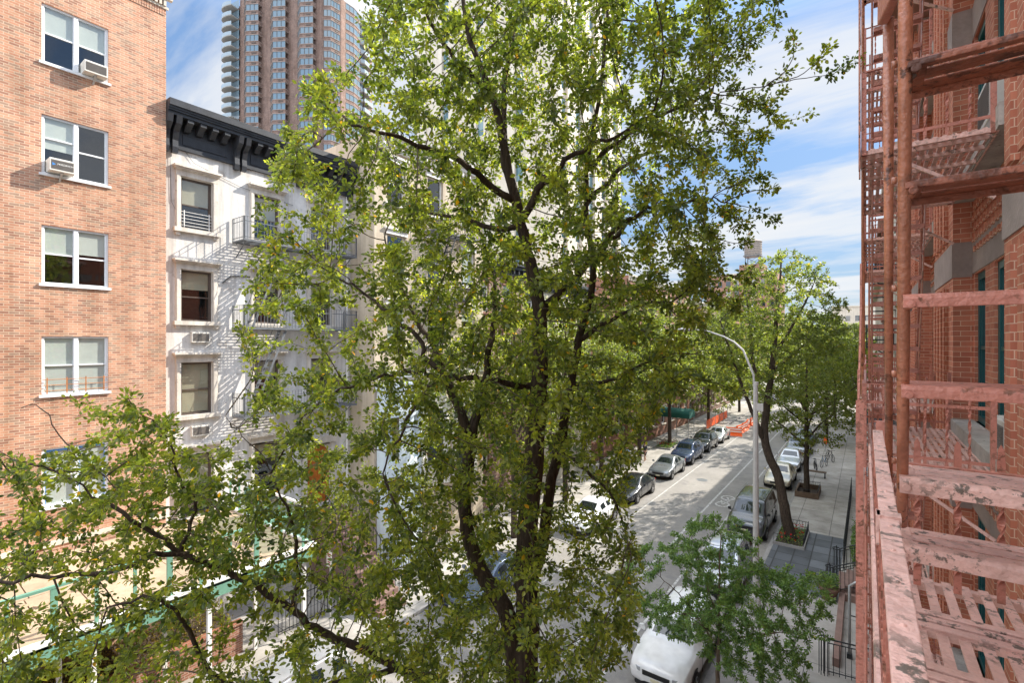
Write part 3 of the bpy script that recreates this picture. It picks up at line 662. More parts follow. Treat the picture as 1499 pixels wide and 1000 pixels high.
# --- brick high-rise with bay windows and corner balconies
HB = thing('residential_tower', 'tall pinkish brick tower with stacked bay windows and corner balconies against the sky', 'tower', (-110, 70, 0))
ORI[HB.name] = HB.location.copy()
Dp = 132.0
def hp(px, d): 
    p = at(px, 500, d); return Vector((p.x, p.y, 0))
base = [hp(352, Dp+2), hp(470, Dp-3), hp(500, Dp+1), hp(536, Dp+12)]
fh = 2.78; nf = 38
wl = MB(); slab_ = MB(); gls = MB(); frm = MB(); bal = MB(); rail_ = MB()
back = [hp(545, Dp+32), hp(350, Dp+32)]
poly = [(p.x, p.y) for p in base + back]
wl.prism(poly, 'z', 0, nf*fh)
LOWF = 22; lowg = MB(); 
def bays(p, q, n, wfrac, nsplit, dep):
    d = (q-p); Ln = d.length; d.normalize(); nrm = Vector((d.y, -d.x, 0))
    if nrm.dot(Vector((0,0,0))-p) < 0: nrm = -nrm
    for k in range(n):
        c = p + d*Ln*(k+.5)/n; hw = Ln/n*wfrac/2
        A = c-d*hw; Bq = c-d*hw*.30+nrm*dep; C_ = c+d*hw*1.0+nrm*dep*.75; D_ = c+d*hw*1.05
        ring = [A, Bq, C_, D_]
        for f in range(nf):
            z = f*fh; gls = lowg if f < LOWF else MB(); frm = gls
            wl.prism([(v.x, v.y) for v in ring], 'z', z, z+.85)
            slab_.prism([((v+nrm*.12).x, (v+nrm*.12).y) for v in ring], 'z', z+.86, z+.98)
            slab_.prism([((v+nrm*.12).x, (v+nrm*.12).y) for v in ring], 'z', z+2.62, z+2.76)
            for a, b, sp2 in ((A, Bq, 2), (Bq, C_, 3)):
                e = (b-a); o = Vector((e.y, -e.x, 0)).normalized()
                if o.dot(nrm) < 0: o = -o
                gls.cur = 0; gls.quad((*(a).xy, z+.98), (*(b).xy, z+.98), (*(b).xy, z+2.62), (*(a).xy, z+2.62))
                gls.cur = 1
                for s_ in range(sp2+1):
                    v = a.lerp(b, s_/sp2); frm.bar((v.x+o.x*.03, v.y+o.y*.03, z+.98), (v.x+o.x*.03, v.y+o.y*.03, z+2.62), .12, .08, up=o)
            if k % 1 == 0: frm.bar((*(Bq.lerp(C_,.45)+nrm*.06).xy, z+.42), (*(Bq.lerp(C_,.8)+nrm*.06).xy, z+.42), .08, .36)
            if f >= LOWF: gls.build('bay_window', [M['tower_pane'], M['dark_frame']], HB, fix=False)
bays(base[0], base[1], 3, .66, 3, 1.7)
bays(base[1], base[2], 1, .72, 3, 1.3)
bays(base[2], base[3], 1, .66, 2, .8)
# corner balconies on the left end
pL = base[0]; dL = (base[0]-base[1]).normalized(); nL = Vector((dL.y, -dL.x, 0)); nL = nL if nL.dot(-pL) > 0 else -nL
for f in range(20, nf):
    z = f*fh; pts = []
    for k in range(8):
        a = R(-5+k*18); pts.append(pL + dL*(1.2+4.6*math.sin(a)*.95) + nL*(2.3*math.cos(a)))
    ringp = [(pL-nL*2), ] ; poly = [(pL.x-nL.x*2, pL.y-nL.y*2)] + [(v.x, v.y) for v in pts] + [((pL+dL*5-nL*2).x, (pL+dL*5-nL*2).y)]
    bal.prism(poly[::1], 'z', z, z+.28)
    for k in range(7):
        a, b = pts[k], pts[k+1]; rail_.quad((*a.xy, z+.28),(*b.xy, z+.28),(*b.xy, z+1.25),(*a.xy, z+1.25))
    # recessed glazing behind the balcony
    a, b = pL+nL*.4, pL+dL*3.6-nL*.6
    gls.quad((*a.xy, z+.3),(*b.xy, z+.3),(*b.xy, z+2.6),(*a.xy, z+2.6))
    c = pL-nL*1.5+dL*1; wl.prism([((pL+nL*.3).x,(pL+nL*.3).y),((pL+dL*3.5-nL*.7).x,(pL+dL*3.5-nL*.7).y),((pL+dL*3.5-nL*3).x,(pL+dL*3.5-nL*3).y),((pL-nL*3).x,(pL-nL*3).y)], 'z', z, z+.9) 
# right end balconies
pR = base[3]; dR = (base[3]-base[2]).normalized(); nR = Vector((dR.y, -dR.x, 0)); nR = nR if nR.dot(-pR) > 0 else -nR
for f in range(20, nf):
    z = f*fh; q = [pR-dR*4+nR*.2, pR-dR*3+nR*1.7, pR+dR*1.2+nR*1.7, pR+dR*1.2-nR*1]
    bal.prism([(v.x, v.y) for v in q], 'z', z, z+.28)
    for a, b in ((q[0],q[1]),(q[1],q[2]),(q[2],q[3])): rail_.quad((*a.xy, z+.28),(*b.xy, z+.28),(*b.xy, z+1.25),(*a.xy, z+1.25))
wl.build('wall', M['brick_rose'], HB); slab_.build('window_band', M['cornice_black'] if False else M['grey_stone'], HB); build_each(gls, 'pane', M['tower_pane'], HB)
lw = lowg.build('bay_window', [M['tower_pane'], M['dark_frame']], HB, fix=False); lw['kind'] = 'stuff'
build_each(bal, 'balcony', M['balcony_slab'], HB); rail_.build('balcony_railing', M['rail_glass'], HB)

# --- far brick block with a rooftop water tank at the end of the street
fb = at(1098, 500, 140); FBX, FBY = fb.x, fb.y
FB = thing('apartment_building', 'far brown brick apartment block carrying the wooden water tank', 'building', (FBX, FBY, 0))
m_ = MB(); hs = []
m_.box(FBX-12, FBX+7, FBY, FBY+16, 0, 30.5); m_.box(FBX-3.0, FBX+3.4, FBY+1, FBY+8, 30.5, 33.4)
m_.build('wall', M['brick_brown'], FB)
wn = MB(); 
for f in range(9):
    for k in range(8): wn.box(FBX-11+k*2.3, FBX-11+k*2.3+1.2, FBY-.05, FBY+.1, 3+f*3, 4.7+f*3)
build_each(wn, 'window', M['far_pane'], FB)
cp = MB(); cp.box(FBX-12.15, FBX+7.15, FBY-.15, FBY+.2, 30.5, 30.9); cp.build('coping', M['cream_stone'], FB)
WT = thing('water_tower', 'wooden rooftop water tank on steel legs against the sky', 'water tower', (FBX+.2, FBY+4, 33.4))
cx, cy = FBX+.2, FBY+4
t_ = MB(); t_.lathe([(0,36.2),(2.3,36.2),(2.35,38.0),(2.3,40.3),(0,40.3)], (cx,cy,0), 'z', 28); t_.build('tank', M['tank_wood'], WT, smooth=False)
t_ = MB(); t_.lathe([(2.45,40.25),(2.2,40.5),(.3,41.3),(0,41.3)], (cx,cy,0), 'z', 28); t_.build('tank_roof', M['tank_wood'], WT)
t_ = MB()
for z in (36.6,37.3,38.0,38.7,39.4,40.0): t_.lathe([(2.36,z),(2.40,z+.03),(2.40,z+.07),(2.36,z+.1)], (cx,cy,0), 'z', 28)
build_each(t_, 'hoop', M['iron_grey'], WT)
t_ = MB()
for a in (0,1):
    for b in (0,1):
        t_.bar((cx-1.8+3.6*a, cy-1.8+3.6*b, 33.3),(cx-1.7+3.4*a, cy-1.7+3.4*b, 36.0), .22, .22)
t_.box(cx-2.3,cx+2.3,cy-2.3,cy+2.3,35.95,36.2)
for s_ in (-1,1):
    t_.bar((cx-1.8,cy+1.8*s_,33.5),(cx+1.8,cy+1.8*s_,35.9),.09,.09); t_.bar((cx+1.8,cy+1.8*s_,33.5),(cx-1.8,cy+1.8*s_,35.9),.09,.09)
t_.build('leg_frame', M['iron_grey'], WT)
for nm, lab, x0, x1, y0, H, mm in (('apartment_building','far cream apartment block closing the street beyond the trees',-9,16,190,22,M['cream_stone']),
                              ('apartment_building','far brown apartment block at the sunny side of the street end',-46,-19.5,96,15,M['brick_brown'])):
    b = thing(nm, lab, 'building', ((x0+x1)/2, y0, 0))
    m_ = MB(); m_.box(x0, x1, y0, y0+14, 0, H); m_.build('wall', mm, b)
    wn = MB()
    for f in range(int(H/3)-1):
        x = x0+1.2
        while x < x1-1.5: wn.box(x, x+1.2, y0-.05, y0+.1, 2.5+f*3, 4.2+f*3); x += 2.5
    if x0 < -20:
        for f in range(int(H/3)-1):
            for k in range(5): wn.box(x1-.1, x1+.05, y0+1+k*2.6, y0+2.2+k*2.6, 2.5+f*3, 4.2+f*3)
    build_each(wn, 'window', M['far_pane'], b)
    cp = MB(); cp.box(x0-.2, x1+.2, y0-.2, y0+14.2, H, H+.4); cp.build('coping', M['cream_stone'], b)

# --- red brick tenement on the right
RB = thing('tenement', 'red brick tenement with teal window frames carrying the red fire escapes', 'building', (1, 6, 0))
XP, XR = .95, 1.15; HR = 18.4
bays_ = [.7-5.1, .7, 5.8, 10.9, 16.0]
sills = [.6, 3.68, 6.77, 9.86, 12.96, 16.05]; WH = 1.92
holes = []
for b in bays_:
    for s_ in sills[:]:
        holes += [(b+.15, b+1.7, s_, s_+WH), (b+2.2, b+2.88, s_, s_+WH)]
m_ = MB(); facade(m_, XR, -1, -10, 21.2, 0, HR, holes, .14)
ends = [-10] + sum([[b, b+3.0] for b in bays_], []) + [21.2]
for i in range(0, len(ends), 2):
    a, b = ends[i], ends[i+1]
    m_.box(XP, XR+.02, a, b, 0, HR)
    if b-a > 1.5:
        for k in range(4): m_.box(XP-.05, XP, a+.45+k*.38, a+.62+k*.38, 0, 11.65); m_.box(XP-.05, XP, a+.45+k*.38, a+.62+k*.38, 12.3, HR)
m_.quad((XR,-10,HR),(XR+14,-10,HR),(XR+14,21.2,HR),(XR,21.2,HR)); m_.quad((XR,21.2,0),(XR+14,21.2,0),(XR+14,21.2,HR),(XR,21.2,HR)); m_.quad((XR,-10,0),(XR,-10,HR),(XR+14,-10,HR),(XR+14,-10,0)); m_.quad((XR+14,-10,0),(XR+14,-10,HR),(XR+14,21.2,HR),(XR+14,21.2,0))
for s_ in sills[2:4]+sills[4:5]:
    for b in bays_[1:4]:
        for r_ in range(5):
            z = s_-.9+r_*.135
            y = b+.08+(r_ % 2)*.1
            while y < b+2.85: m_.box(XR-.032, XR, y, y+.1, z, z+.07); y += .2
m_.build('wall', [M['brick_red'], M['interior']], RB)
bd = MB()
for s_ in sills:
    z0, z1 = s_+WH-.02, s_+WH+.45
    for i in range(0, len(ends), 2): bd.box(XP-.012, XP+.02, ends[i]-.012, ends[i+1]+.012, z0, z1); 
    for b in bays_:
        bd.box(XR-.012, XR+.05, b+.012, b+2.988, z0+.04, z1)
        for c_ in (b+1e-4, b+3.0): pass
    for i in range(0, len(ends), 2):
        bd.box(XP+.02, XR-.012, ends[i]-.012, ends[i]+.02, z0, z1); bd.box(XP+.02, XR-.012, ends[i+1]-.02, ends[i+1]+.012, z0, z1)
bd.build('stone_band', M['grey_stone'], RB)
sl_ = MB()
for s_ in sills:
    for b in bays_: sl_.box(XP-.03, XR+.1, b+.015, b+2.985, s_-.2, s_)
build_each(sl_, 'sill', M['sill_stone'], RB)
for b in bays_[1:]:
    for s_ in sills:
        for a, c_ in ((b+.15, b+1.7), (b+2.2, b+2.88)):
            window(RB, XR, -1, a, c_, s_, s_+WH, M['teal'], .03, 1, .5, random.choice([0,.4,.6]), None, fw=.085)
cc = MB(); cc.box(XP-.5, XR, -10, 21.2, HR-.1, HR+.3); cc.box(XP-.3, XR, -10, 21.2, HR-.4, HR-.1); cc.build('cornice', M['brownstone'], RB)
# beige tenement beyond it and another one farther on
def tenement(label, y0, y1, H, X, wm, tm, n):
    b = thing('tenement', label, 'building', (X, (y0+y1)/2, 0)); hs = []
    z = 1.2
    while z < H-3:
        for k in range(n):
            yc = y0+(y1-y0)*(k+.5)/n; hs.append((yc-.55, yc+.55, z, z+1.8))
        z += 3.1
    m_ = MB(); facade(m_, X, -1, y0, y1, 0, H, hs, .2); xb = X+14
    m_.quad((X,y0,0),(X,y0,H),(xb,y0,H),(xb,y0,0)); m_.quad((X,y1,0),(xb,y1,0),(xb,y1,H),(X,y1,H)); m_.quad((X,y0,H),(X,y1,H),(xb,y1,H),(xb,y0,H))
    m_.build('wall', [wm, M['interior']], b)
    t_ = MB()
    for h in hs:
        t_.box(X-.1, X+.03, h[0]-.1, h[1]+.1, h[2]-.15, h[2]); t_.box(X-.12, X+.03, h[0]-.15, h[1]+.15, h[3], h[3]+.3)
        window(b, X, -1, *h, M['dark_frame'], .12, 1, .5, random.choice([0,.5]), None)
    t_.box(X-.5, X+.2, y0+.01, y1-.01, H-.3, H+.2); t_.build('trim', tm, b)
    return b
tenement('beige tenement just beyond the red brick tenement on the shaded side', 21.25, 31, 17.6, 1.05, M['cream_stone'], M['trim_cream'], 4)
tenement('brown brick tenement beyond the beige one on the shaded side', 31.05, 46, 17.0, 1.0, M['brick_brown'], M['brownstone'], 6)
tenement('pale rendered tenement farthest along the shaded pavement', 46.05, 88, 16.5, 1.1, M['beige_wall'], M['trim_cream'], 15)
# ------------------------------------------------------------------ fire escapes
def platform(mb, xo, xw, y0, y1, z, hole=None):
    a, b = min(xo, xw), max(xo, xw); n = max(3, int((b-a)/.068))
    for k in range(n+1):
        x = a + .02 + (b-a-.04)*k/n; mb.box(x-.018, x+.018, y0, y1, z-.004, z+.005)
    m = max(2, int((y1-y0)/.42)); 
    for k in range(m+1):
        y = y0+.02+(y1-y0-.04)*k/m; mb.box(a, b, y-.02, y+.02, z-.045, z-.005)
    mb.box(a-.006, a+.006, y0, y1, z-.05, z+.03); mb.box(b-.006, b+.006, y0, y1, z-.05, z+.03)
def rail(mb, xo, xw, y0, y1, z, h=.78, step=.15, tw=False, near=True, topw=.036):
    s = 1 if xw > xo else -1
    def line(p, q):
        p, q = Vector(p), Vector(q); L_ = (q-p).length; n = max(2, round(L_/step)); hz = (q-p).normalized()
        mb.bar(p+Vector((0,0,h-.18)), q+Vector((0,0,h-.18)), .008, .03)
        mb.bar(p+Vector((0,0,h)), q+Vector((0,0,h)), topw, .008); mb.bar(p+Vector((0,0,.1)), q+Vector((0,0,.1)), .008, .03)
        for k in range(n+1):
            c = p.lerp(q, k/n)
            if tw and 0 < k < n: mb.twist(c+Vector((0,0,.0)), c+Vector((0,0,h-.02)), .024, .008, 2.5)
            elif 0 < k < n: mb.box(c.x-.007, c.x+.007, c.y-.007, c.y+.007, c.z, c.z+h)
            else: mb.box(c.x-.02, c.x+.02, c.y-.02, c.y+.02, c.z-.05, c.z+h)
    xo2 = xo + s*.02
    line((xo2, y0, z), (xo2, y1, z))
    line((xo2, y1-.02, z), (xw-s*.03, y1-.02, z))
    if near: line((xo2, y0+.02, z), (xw-s*.03, y0+.02, z))
def stair(mb, x0, x1, ya, za, yb, zb, n, depth=.2, tubes=False):
    for x in (x0, x1):
        if tubes: mb.tube([(x,ya,za),(x,yb,zb)], .016, 6)
        else: mb.bar((x,ya,za),(x,yb,zb), .010, .09)
        mb.tube([(x,ya,za+.8),(x,yb,zb+.8)], .013, 5)
        for f in (.1,.5,.9): 
            c = Vector((x,ya,za)).lerp(Vector((x,yb,zb)), f); mb.tube([c, c+Vector((0,0,.8))], .009, 5)
    for k in range(1, n):
        c = Vector((0,ya,za)).lerp(Vector((0,yb,zb)), k/n)
        for j in range(3): mb.box(min(x0,x1)+.01, max(x0,x1)-.01, c.y-depth/2+j*depth/3, c.y-depth/2+j*depth/3+depth*.24, c.z-.006, c.z+.006)
        mb.box(min(x0,x1)+.01, max(x0,x1)-.01, c.y-depth/2-.006, c.y-depth/2+.004, c.z-.045, c.z+.006)
def fire_escape(label, xo, xw, y0, y1, floors, m, mtop, h=.78, step=.15, tw=False, step_dir=1, group=None, near=True):
    s = 1 if xw > xo else -1
    t = thing('fire_escape', label, 'fire escape', (xw, (y0+y1)/2, floors[0]), group)
    for i, z in enumerate(floors):
        p = MB(); platform(p, xo, xw, y0, y1, z)
        for yb in (y0+.15, y1-.15): 
            p.bar((xw, yb, z-.6), (xo+s*.2, yb, z-.04), .03, .03); p.bar((xw,yb,z-.03),(xo,yb,z-.03),.03,.05)
        p.build('platform', mtop, t)
        r = MB(); rail(r, xo, xw, y0, y1, z, h, step, tw and i >= 1, near); r.build('railing', m, t)
        if i < len(floors)-1:
            q = MB(); ya, yb = (y0+.35, y0+1.75) if step_dir > 0 else (y1-.35, y1-1.75)
            stair(q, xo+s*.10, xo+s*.58, ya, z, yb, floors[i+1], 11); q.build('stair', m, t)
    return t
FL = [3.5, 6.6, 9.7, 12.8, 15.9]
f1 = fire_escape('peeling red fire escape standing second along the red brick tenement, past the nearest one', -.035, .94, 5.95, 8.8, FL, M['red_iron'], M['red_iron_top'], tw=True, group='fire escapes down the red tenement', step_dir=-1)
dr = MB(); 
for y in (5.9, 6.2): dr.box(-.06, -.045, y, y+.05, 12.6, 19.5)
for k in range(22): dr.tube([(-.052,5.92,12.8+k*.3),(-.052,6.23,12.8+k*.3)], .010, 5)
dr.tube([(-.03,6.5,9.7),(-.03,6.5,18.5)], .014, 6)
dr.build('roof_ladder', M['rust_pipe'], f1)
f2 = copy_tree(f1); f2.location.y += 5.1; f2['label'] = 'red fire escape on the far bay of the red tenement, between two other red ones'
f3 = copy_tree(f1); f3.location.y += 10.2; f3['label'] = 'red fire escape on the last bay of the red tenement, next to the beige tenement'
fk = fire_escape('black iron fire escape on the beige tenement beyond the red ones', .0, 1.05, 23, 28, [4.5,7.6,10.7,13.8], M['iron_black'], M['iron_black'], h=.85, step=.2)
sl = MB(); sl.tube([(-.05,23.4,13.8),(-.05,23.4,17.0),(-.2,23.4,18.2)], .02, 6); sl.tube([(-.05,23.8,13.8),(-.05,23.8,17.0),(-.2,23.8,18.2)], .02, 6)
for k in range(12): sl.tube([(-.05,23.4,14+k*.27),(-.05,23.8,14+k*.27)], .012, 5)
sl.build('roof_ladder', M['iron_black'], fk)
fire_escape('dark grey fire escape with steep stairs on the white townhouse front', -19.35, -20.35, 8.95, 14.05, [7.95, 11.43, 14.87], M['iron_grey'], M['iron_grey'], h=.9, step=.13, step_dir=1)
fire_escape('small black balcony fire escape on the beige house behind the big tree', -17.6, -18.5, 17.4, 21.2, [9.9, 13.2, 16.6], M['iron_black'], M['iron_grey'], h=.9, step=.15)

# --- the nearest fire escape, right beside the camera
NF = thing('fire_escape', 'nearest peeling red fire escape filling the view, with pipe stringers and slotted treads', 'fire escape', (.95, 1.7, 3.5), 'fire escapes down the red tenement')
for z in (3.5, 6.6, 9.7):
    p = MB(); platform(p, .03, .94, .3, 3.2, z)
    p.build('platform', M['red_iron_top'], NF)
for z in (3.5, 6.6): 
    r = MB(); rail(r, .03, .94, .3, 3.2, z, .78, .15); r.build('railing', M['red_iron'], NF)
z = 9.7; tr = MB()
tr.box(.024, .060, .30, 2.72, 10.492, 10.502)           # broad flat top bar
tr.box(.052, .060, .30, 2.72, 10.45, 10.492)
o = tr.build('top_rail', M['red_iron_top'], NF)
bv = o.modifiers.new('bevel', 'BEVEL'); bv.width = .002; bv.segments = 2
tr = MB()
tr.box(.020, .064, 1.375, 1.415, 10.487, 10.507); tr.box(.018,.026,1.37,1.42,10.44,10.507)
tr.tube([(.014,.3,10.435),(.014,2.7,10.435)], .005, 6)
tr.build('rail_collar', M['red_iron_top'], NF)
pk = MB(); y = .42
while y < 2.75: pk.twist((.036,y,9.7), (.036,y,10.49), .026, .009, 3.0, 40); y += .15
bo = MB()
for k in range(16):
    y = .42+k*.15; bo.lathe([(0,.003),(.003,.0025),(.0045,0)], (.042, y, 10.502), 'z', 8)
for k in range(6):
    for s_ in (1.72, 2.17, 2.62): bo.lathe([(0,.004),(.005,.0035),(.007,0)], (.12+k*.15, s_+.085, 9.724), 'z', 8)
build_each(bo, 'rivet', M['red_iron_top'], NF)
x = .20
while x < .95: 
    pk.twist((x,3.05,9.72), (x,3.05,10.36), .028, .010, 2.5, 40)
    pk.prism([(x-.013,10.36),(x+.013,10.36),(x+.011,10.41),(x,10.435),(x-.011,10.41)], 'y', 3.045, 3.055); x += .145
build_each(pk, 'twisted_baluster', M['red_iron'], NF)
er = MB(); er.box(.05, .95, 3.06, 3.068, 9.83, 9.86); er.box(.10,.95,2.84,2.875,10.335,10.345); er.box(.10,.95,2.838,2.846,10.30,10.335); er.box(.04,.075,3.03,3.07,9.65,10.5)
er.build('end_rail', M['red_iron'], NF)
for sy in (1.72, 2.17, 2.62):
    p = MB()
    for k in range(3): p.box(.07, .93, sy+k*.062, sy+k*.062+.046, 9.712, 9.724)
    p.box(.07,.93,sy,sy+.006,9.68,9.712)
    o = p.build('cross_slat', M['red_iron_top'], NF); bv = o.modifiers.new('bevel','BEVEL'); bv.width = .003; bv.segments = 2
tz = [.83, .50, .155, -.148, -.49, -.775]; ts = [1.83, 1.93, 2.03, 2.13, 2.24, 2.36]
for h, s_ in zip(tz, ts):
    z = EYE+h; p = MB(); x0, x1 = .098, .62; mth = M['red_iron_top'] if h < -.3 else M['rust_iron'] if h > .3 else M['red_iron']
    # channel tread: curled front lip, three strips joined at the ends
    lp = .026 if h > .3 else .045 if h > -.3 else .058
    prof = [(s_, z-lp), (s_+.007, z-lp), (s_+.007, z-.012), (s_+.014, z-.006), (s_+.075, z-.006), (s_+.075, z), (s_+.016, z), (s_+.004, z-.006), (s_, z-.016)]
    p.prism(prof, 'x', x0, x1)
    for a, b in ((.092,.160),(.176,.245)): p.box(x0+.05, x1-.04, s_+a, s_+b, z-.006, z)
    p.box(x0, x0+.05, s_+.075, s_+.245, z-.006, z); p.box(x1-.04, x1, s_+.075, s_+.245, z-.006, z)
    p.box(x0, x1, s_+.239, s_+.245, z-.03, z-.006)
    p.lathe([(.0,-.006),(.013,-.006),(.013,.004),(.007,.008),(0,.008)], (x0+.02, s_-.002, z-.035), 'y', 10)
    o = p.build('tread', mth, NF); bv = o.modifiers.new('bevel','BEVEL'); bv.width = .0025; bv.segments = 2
p = MB(); p.tube([(.090,1.72,EYE+1.35),(.094,1.85,EYE+.82),(.110,2.32,EYE-.55),(.114,2.44,EYE-.72)], .0175, 14)
for h, s_ in zip(tz, ts):
    f = (EYE+h-.03-(EYE-.72))/(1.35+.72); yy = 2.44+(1.72-2.44)*f; xx = .114+(.090-.114)*f
    p.tube([(xx, yy-.0, EYE+h-.03),(xx+.012, s_+.03, EYE+h-.03)], [.022,.018], 10)
    p.lathe([(0,-.012),(.012,-.012),(.012,.0),(0,.006)], (xx-.02, yy, EYE+h+.03), 'x', 8)
o = p.build('stringer_pipe', M['rust_pipe'], NF, smooth=True)
p = MB(); p.tube([(.061,2.06,EYE+1.09),(.094,3.12,EYE-.70)], .0155, 14)
p.build('handrail_pipe', M['rust_pipe'], NF, smooth=True)
p = MB(); p.bar((.045,2.05,EYE+1.11),(.093,1.80,EYE+1.10),.03,.09); p.bar((.06,2.05,EYE+1.12),(.092,1.79,EYE+1.16),.014,.03)
o = p.build('pipe_bracket', M['red_iron'], NF); bv = o.modifiers.new('bevel','BEVEL'); bv.width = .006; bv.segments = 2
p = MB(); p.box(-.056,-.012,4.03,4.045,5,EYE-.40); p.box(-.05,-.03,4.2,4.215,5,EYE-.2); p.box(-.05,.03,4.035,4.05,EYE-1.35,EYE-1.31); p.box(-.05,.03,4.035,4.05,EYE-1.9,EYE-1.86)
p.tube([(-.04,4.1,EYE-.4),(-.03,4.5,EYE+.25),(-.03,4.6,EYE+.6)], .008, 6); p.tube([(.0,4.0,5),(.0,4.0,EYE-.9)], .010, 6)
p.build('drop_ladder_stile', M['red_iron'], NF)

# ------------------------------------------------------------------ air conditioners
def aircon(label, x, sx, y0, y1, z0, z1, out, text=None, bracket=True, inn=.25):
    t = thing('air_conditioner', label, 'air conditioner', (x, (y0+y1)/2, z0), 'window air conditioners')
    xo = x+sx*out; b = MB()
    b.box(x-sx*inn, xo, y0, y1, z0, z1); o = b.build('case', M['ac'], t); bv = o.modifiers.new('bevel','BEVEL'); bv.width = .012; bv.segments = 2
    g = MB(); g.box(xo+sx*.004, xo-sx*.01, y0+.035, y1-.035, z0+.05, z1-.05)
    k = z0+.065
    while k < z1-.06: g.box(xo+sx*.010, xo, y0+.04, y1-.04, k, k+.007); k += .02
    g.build('grille', M['ac_grille'], t)
    if bracket:
        a = MB(); yc = (y0+y1)/2; a.bar((x+sx*.0,yc,z0-.22),(xo-sx*.08,yc,z0-.01),.05,.03); a.box(x,xo-sx*.05,yc-.03,yc+.03,z0-.02,z0-.001); a.build('bracket', M['galv'], t)
    if text:
        cu = bpy.data.curves.new('logo', 'FONT'); cu.body = text; cu.size = .075; cu.align_x = 'LEFT'; cu.extrude = .0015
        tmp = bpy.data.objects.new('logo_curve', cu); COL.objects.link(tmp); dg = bpy.context.evaluated_depsgraph_get()
        me = bpy.data.meshes.new_from_object(tmp.evaluated_get(dg)); bpy.data.objects.remove(tmp)
        me.materials.append(M['white_paint']); lo = bpy.data.objects.new('logo', me); COL.objects.link(lo); lo.parent = t
        lo.rotation_euler = (R(90), 0, R(90)); lo.location = (sx*out+sx*.012, -.12, (z1-z0)*.48)
        e = MB(); zc = (z0+z1)/2; yb = (y0+y1)/2-.2
        e.prism([(yb-.03,zc+.05),(yb+.05,zc+.0),(yb-.03,zc-.04)], 'x', xo+sx*.010, xo+sx*.014); e.build('logo_mark', M['blue_tape'], t)
    return t
aircon('beige window air conditioner in the top window of the orange brick building', -19.95, 1, 4.28, 4.86, 19.34, 19.70, .36)
aircon('grey fronted window air conditioner with white lettering, second window from the top', -19.95, 1, 3.48, 4.06, 16.02, 16.40, .38, 'FRIEDRICH')
aircon('white through-wall air conditioner higher on the white townhouse wall', -20.4, 1, 7.5, 8.12, 10.86, 11.25, .14, bracket=False)
aircon('white through-wall air conditioner lower on the white townhouse wall, half behind leaves', -20.4, 1, 7.5, 8.12, 7.33, 7.72, .14, bracket=False)
aircon('white air conditioner on the stone sill of the red tenement at eye level', 1.15, -1, 5.98, 6.55, 9.865, 10.19, .17, bracket=False)
aircon('white air conditioner high in an upper window of the red tenement', 1.15, -1, 6.25, 6.85, 13.0, 13.42, .22, bracket=False)
# ------------------------------------------------------------------ terrace structure with green rail (left foreground)
SH = thing('terrace', 'raised plank terrace with green rail and fascia in front of the orange brick building', 'terrace', (-17, 2, 0))
Xf, Xb, Ya, Yb, zd = -14.1, -19.9, -6, 8.62, 4.42
d = MB()
y = Ya; 
random.seed(3)
while y < Yb-.02:
    w_ = .95 if y+.95 < Yb else Yb-y
    d.box(Xf+.1, -17.0, y+.014, y+w_-.014, zd-.06, zd+random.uniform(-.012,.012)); d.box(-17.03, Xb, y+.014+.1, y+w_-.014+.1 if y+w_+.1 < Yb else Yb, zd-.06, zd+random.uniform(-.004,.004)); y += w_
d.build('deck', M['plank'], SH)
d = MB()
for k in range(9): d.bar((Xf-.6-random.random()*3, -.5+k*.75+random.random()*.4, zd+.03), (Xf-1.6-random.random()*3, -.2+k*.9, zd+.03), .2, .04)
build_each(d, 'loose_plank', M['plank'], SH)
d = MB(); d.box(Xf+.1, Xf, Ya, Yb, zd-.36, zd+.02); d.box(Xf, Xb, Yb, Yb+.1, zd-.36, zd+.02); d.build('fascia', M['green_paint'], SH)
d = MB(); d.box(Xf+.12, Xf-.1, Ya, Yb+.12, zd+.022, zd+.09); d.box(Xf, Xb, Yb-.02, Yb+.12, zd+.022, zd+.09); d.build('kerb_board', M['white_paint'], SH)
d = MB(); y = Ya; k = 0
while y < Yb+.05:
    w_ = .06 if k % 3 == 0 else .032; d.box(Xf+.02, Xf-.05, y-w_, y+w_, zd+.09, zd+1.16); y += .715; k += 1
x = Xf-.7
while x > Xb: d.box(x-.03, x+.03, Yb+.02, Yb+.07, zd+.09, zd+1.16); x -= .72
build_each(d, 'rail_post', M['green_paint'], SH)
d = MB(); d.box(Xf+.03, Xf-.06, Ya, Yb+.08, zd+1.16, zd+1.22); d.build('top_rail', M['green_paint'], SH)
d = MB(); d.box(Xf-.06, Xb, Yb, Yb+.08, zd+1.16, zd+1.23); d.build('top_rail', M['white_paint'], SH, )
d = MB(); d.box(Xf-.1, Xb+1.2, Yb+.03, Yb+.045, zd+.1, zd+1.05); d.build('rail_panel', glass('greenish_panel', (.55,.75,.68), .08, 1.4, .9), SH)
d = MB()
for y in (-4,-1.6,.8,3.2,5.6,8.3): d.box(Xf-.02, Xf-.12, y, y+.1, 0.14, zd-.36); d.box(-17.2, -17.3, y, y+.1, .14, zd-.1)
build_each(d, 'leg', M['white_paint'], SH)
PW = thing('planter_wall', 'low brick planter wall with autumn coloured hedge under the green terrace', 'planter', (-18.4, 1, .14))
d = MB(); d.box(-17.6, -17.4, -6, 8.0, .1, 1.15); d.box(-17.65,-17.35,-6,8.02,1.15,1.23); d.build('brick_wall', M['brick_brown'], PW)
d = MB(); d.box(-19.9,-17.6,-6,8,.1,.95); d.build('planting_bed', M['soil'], PW)
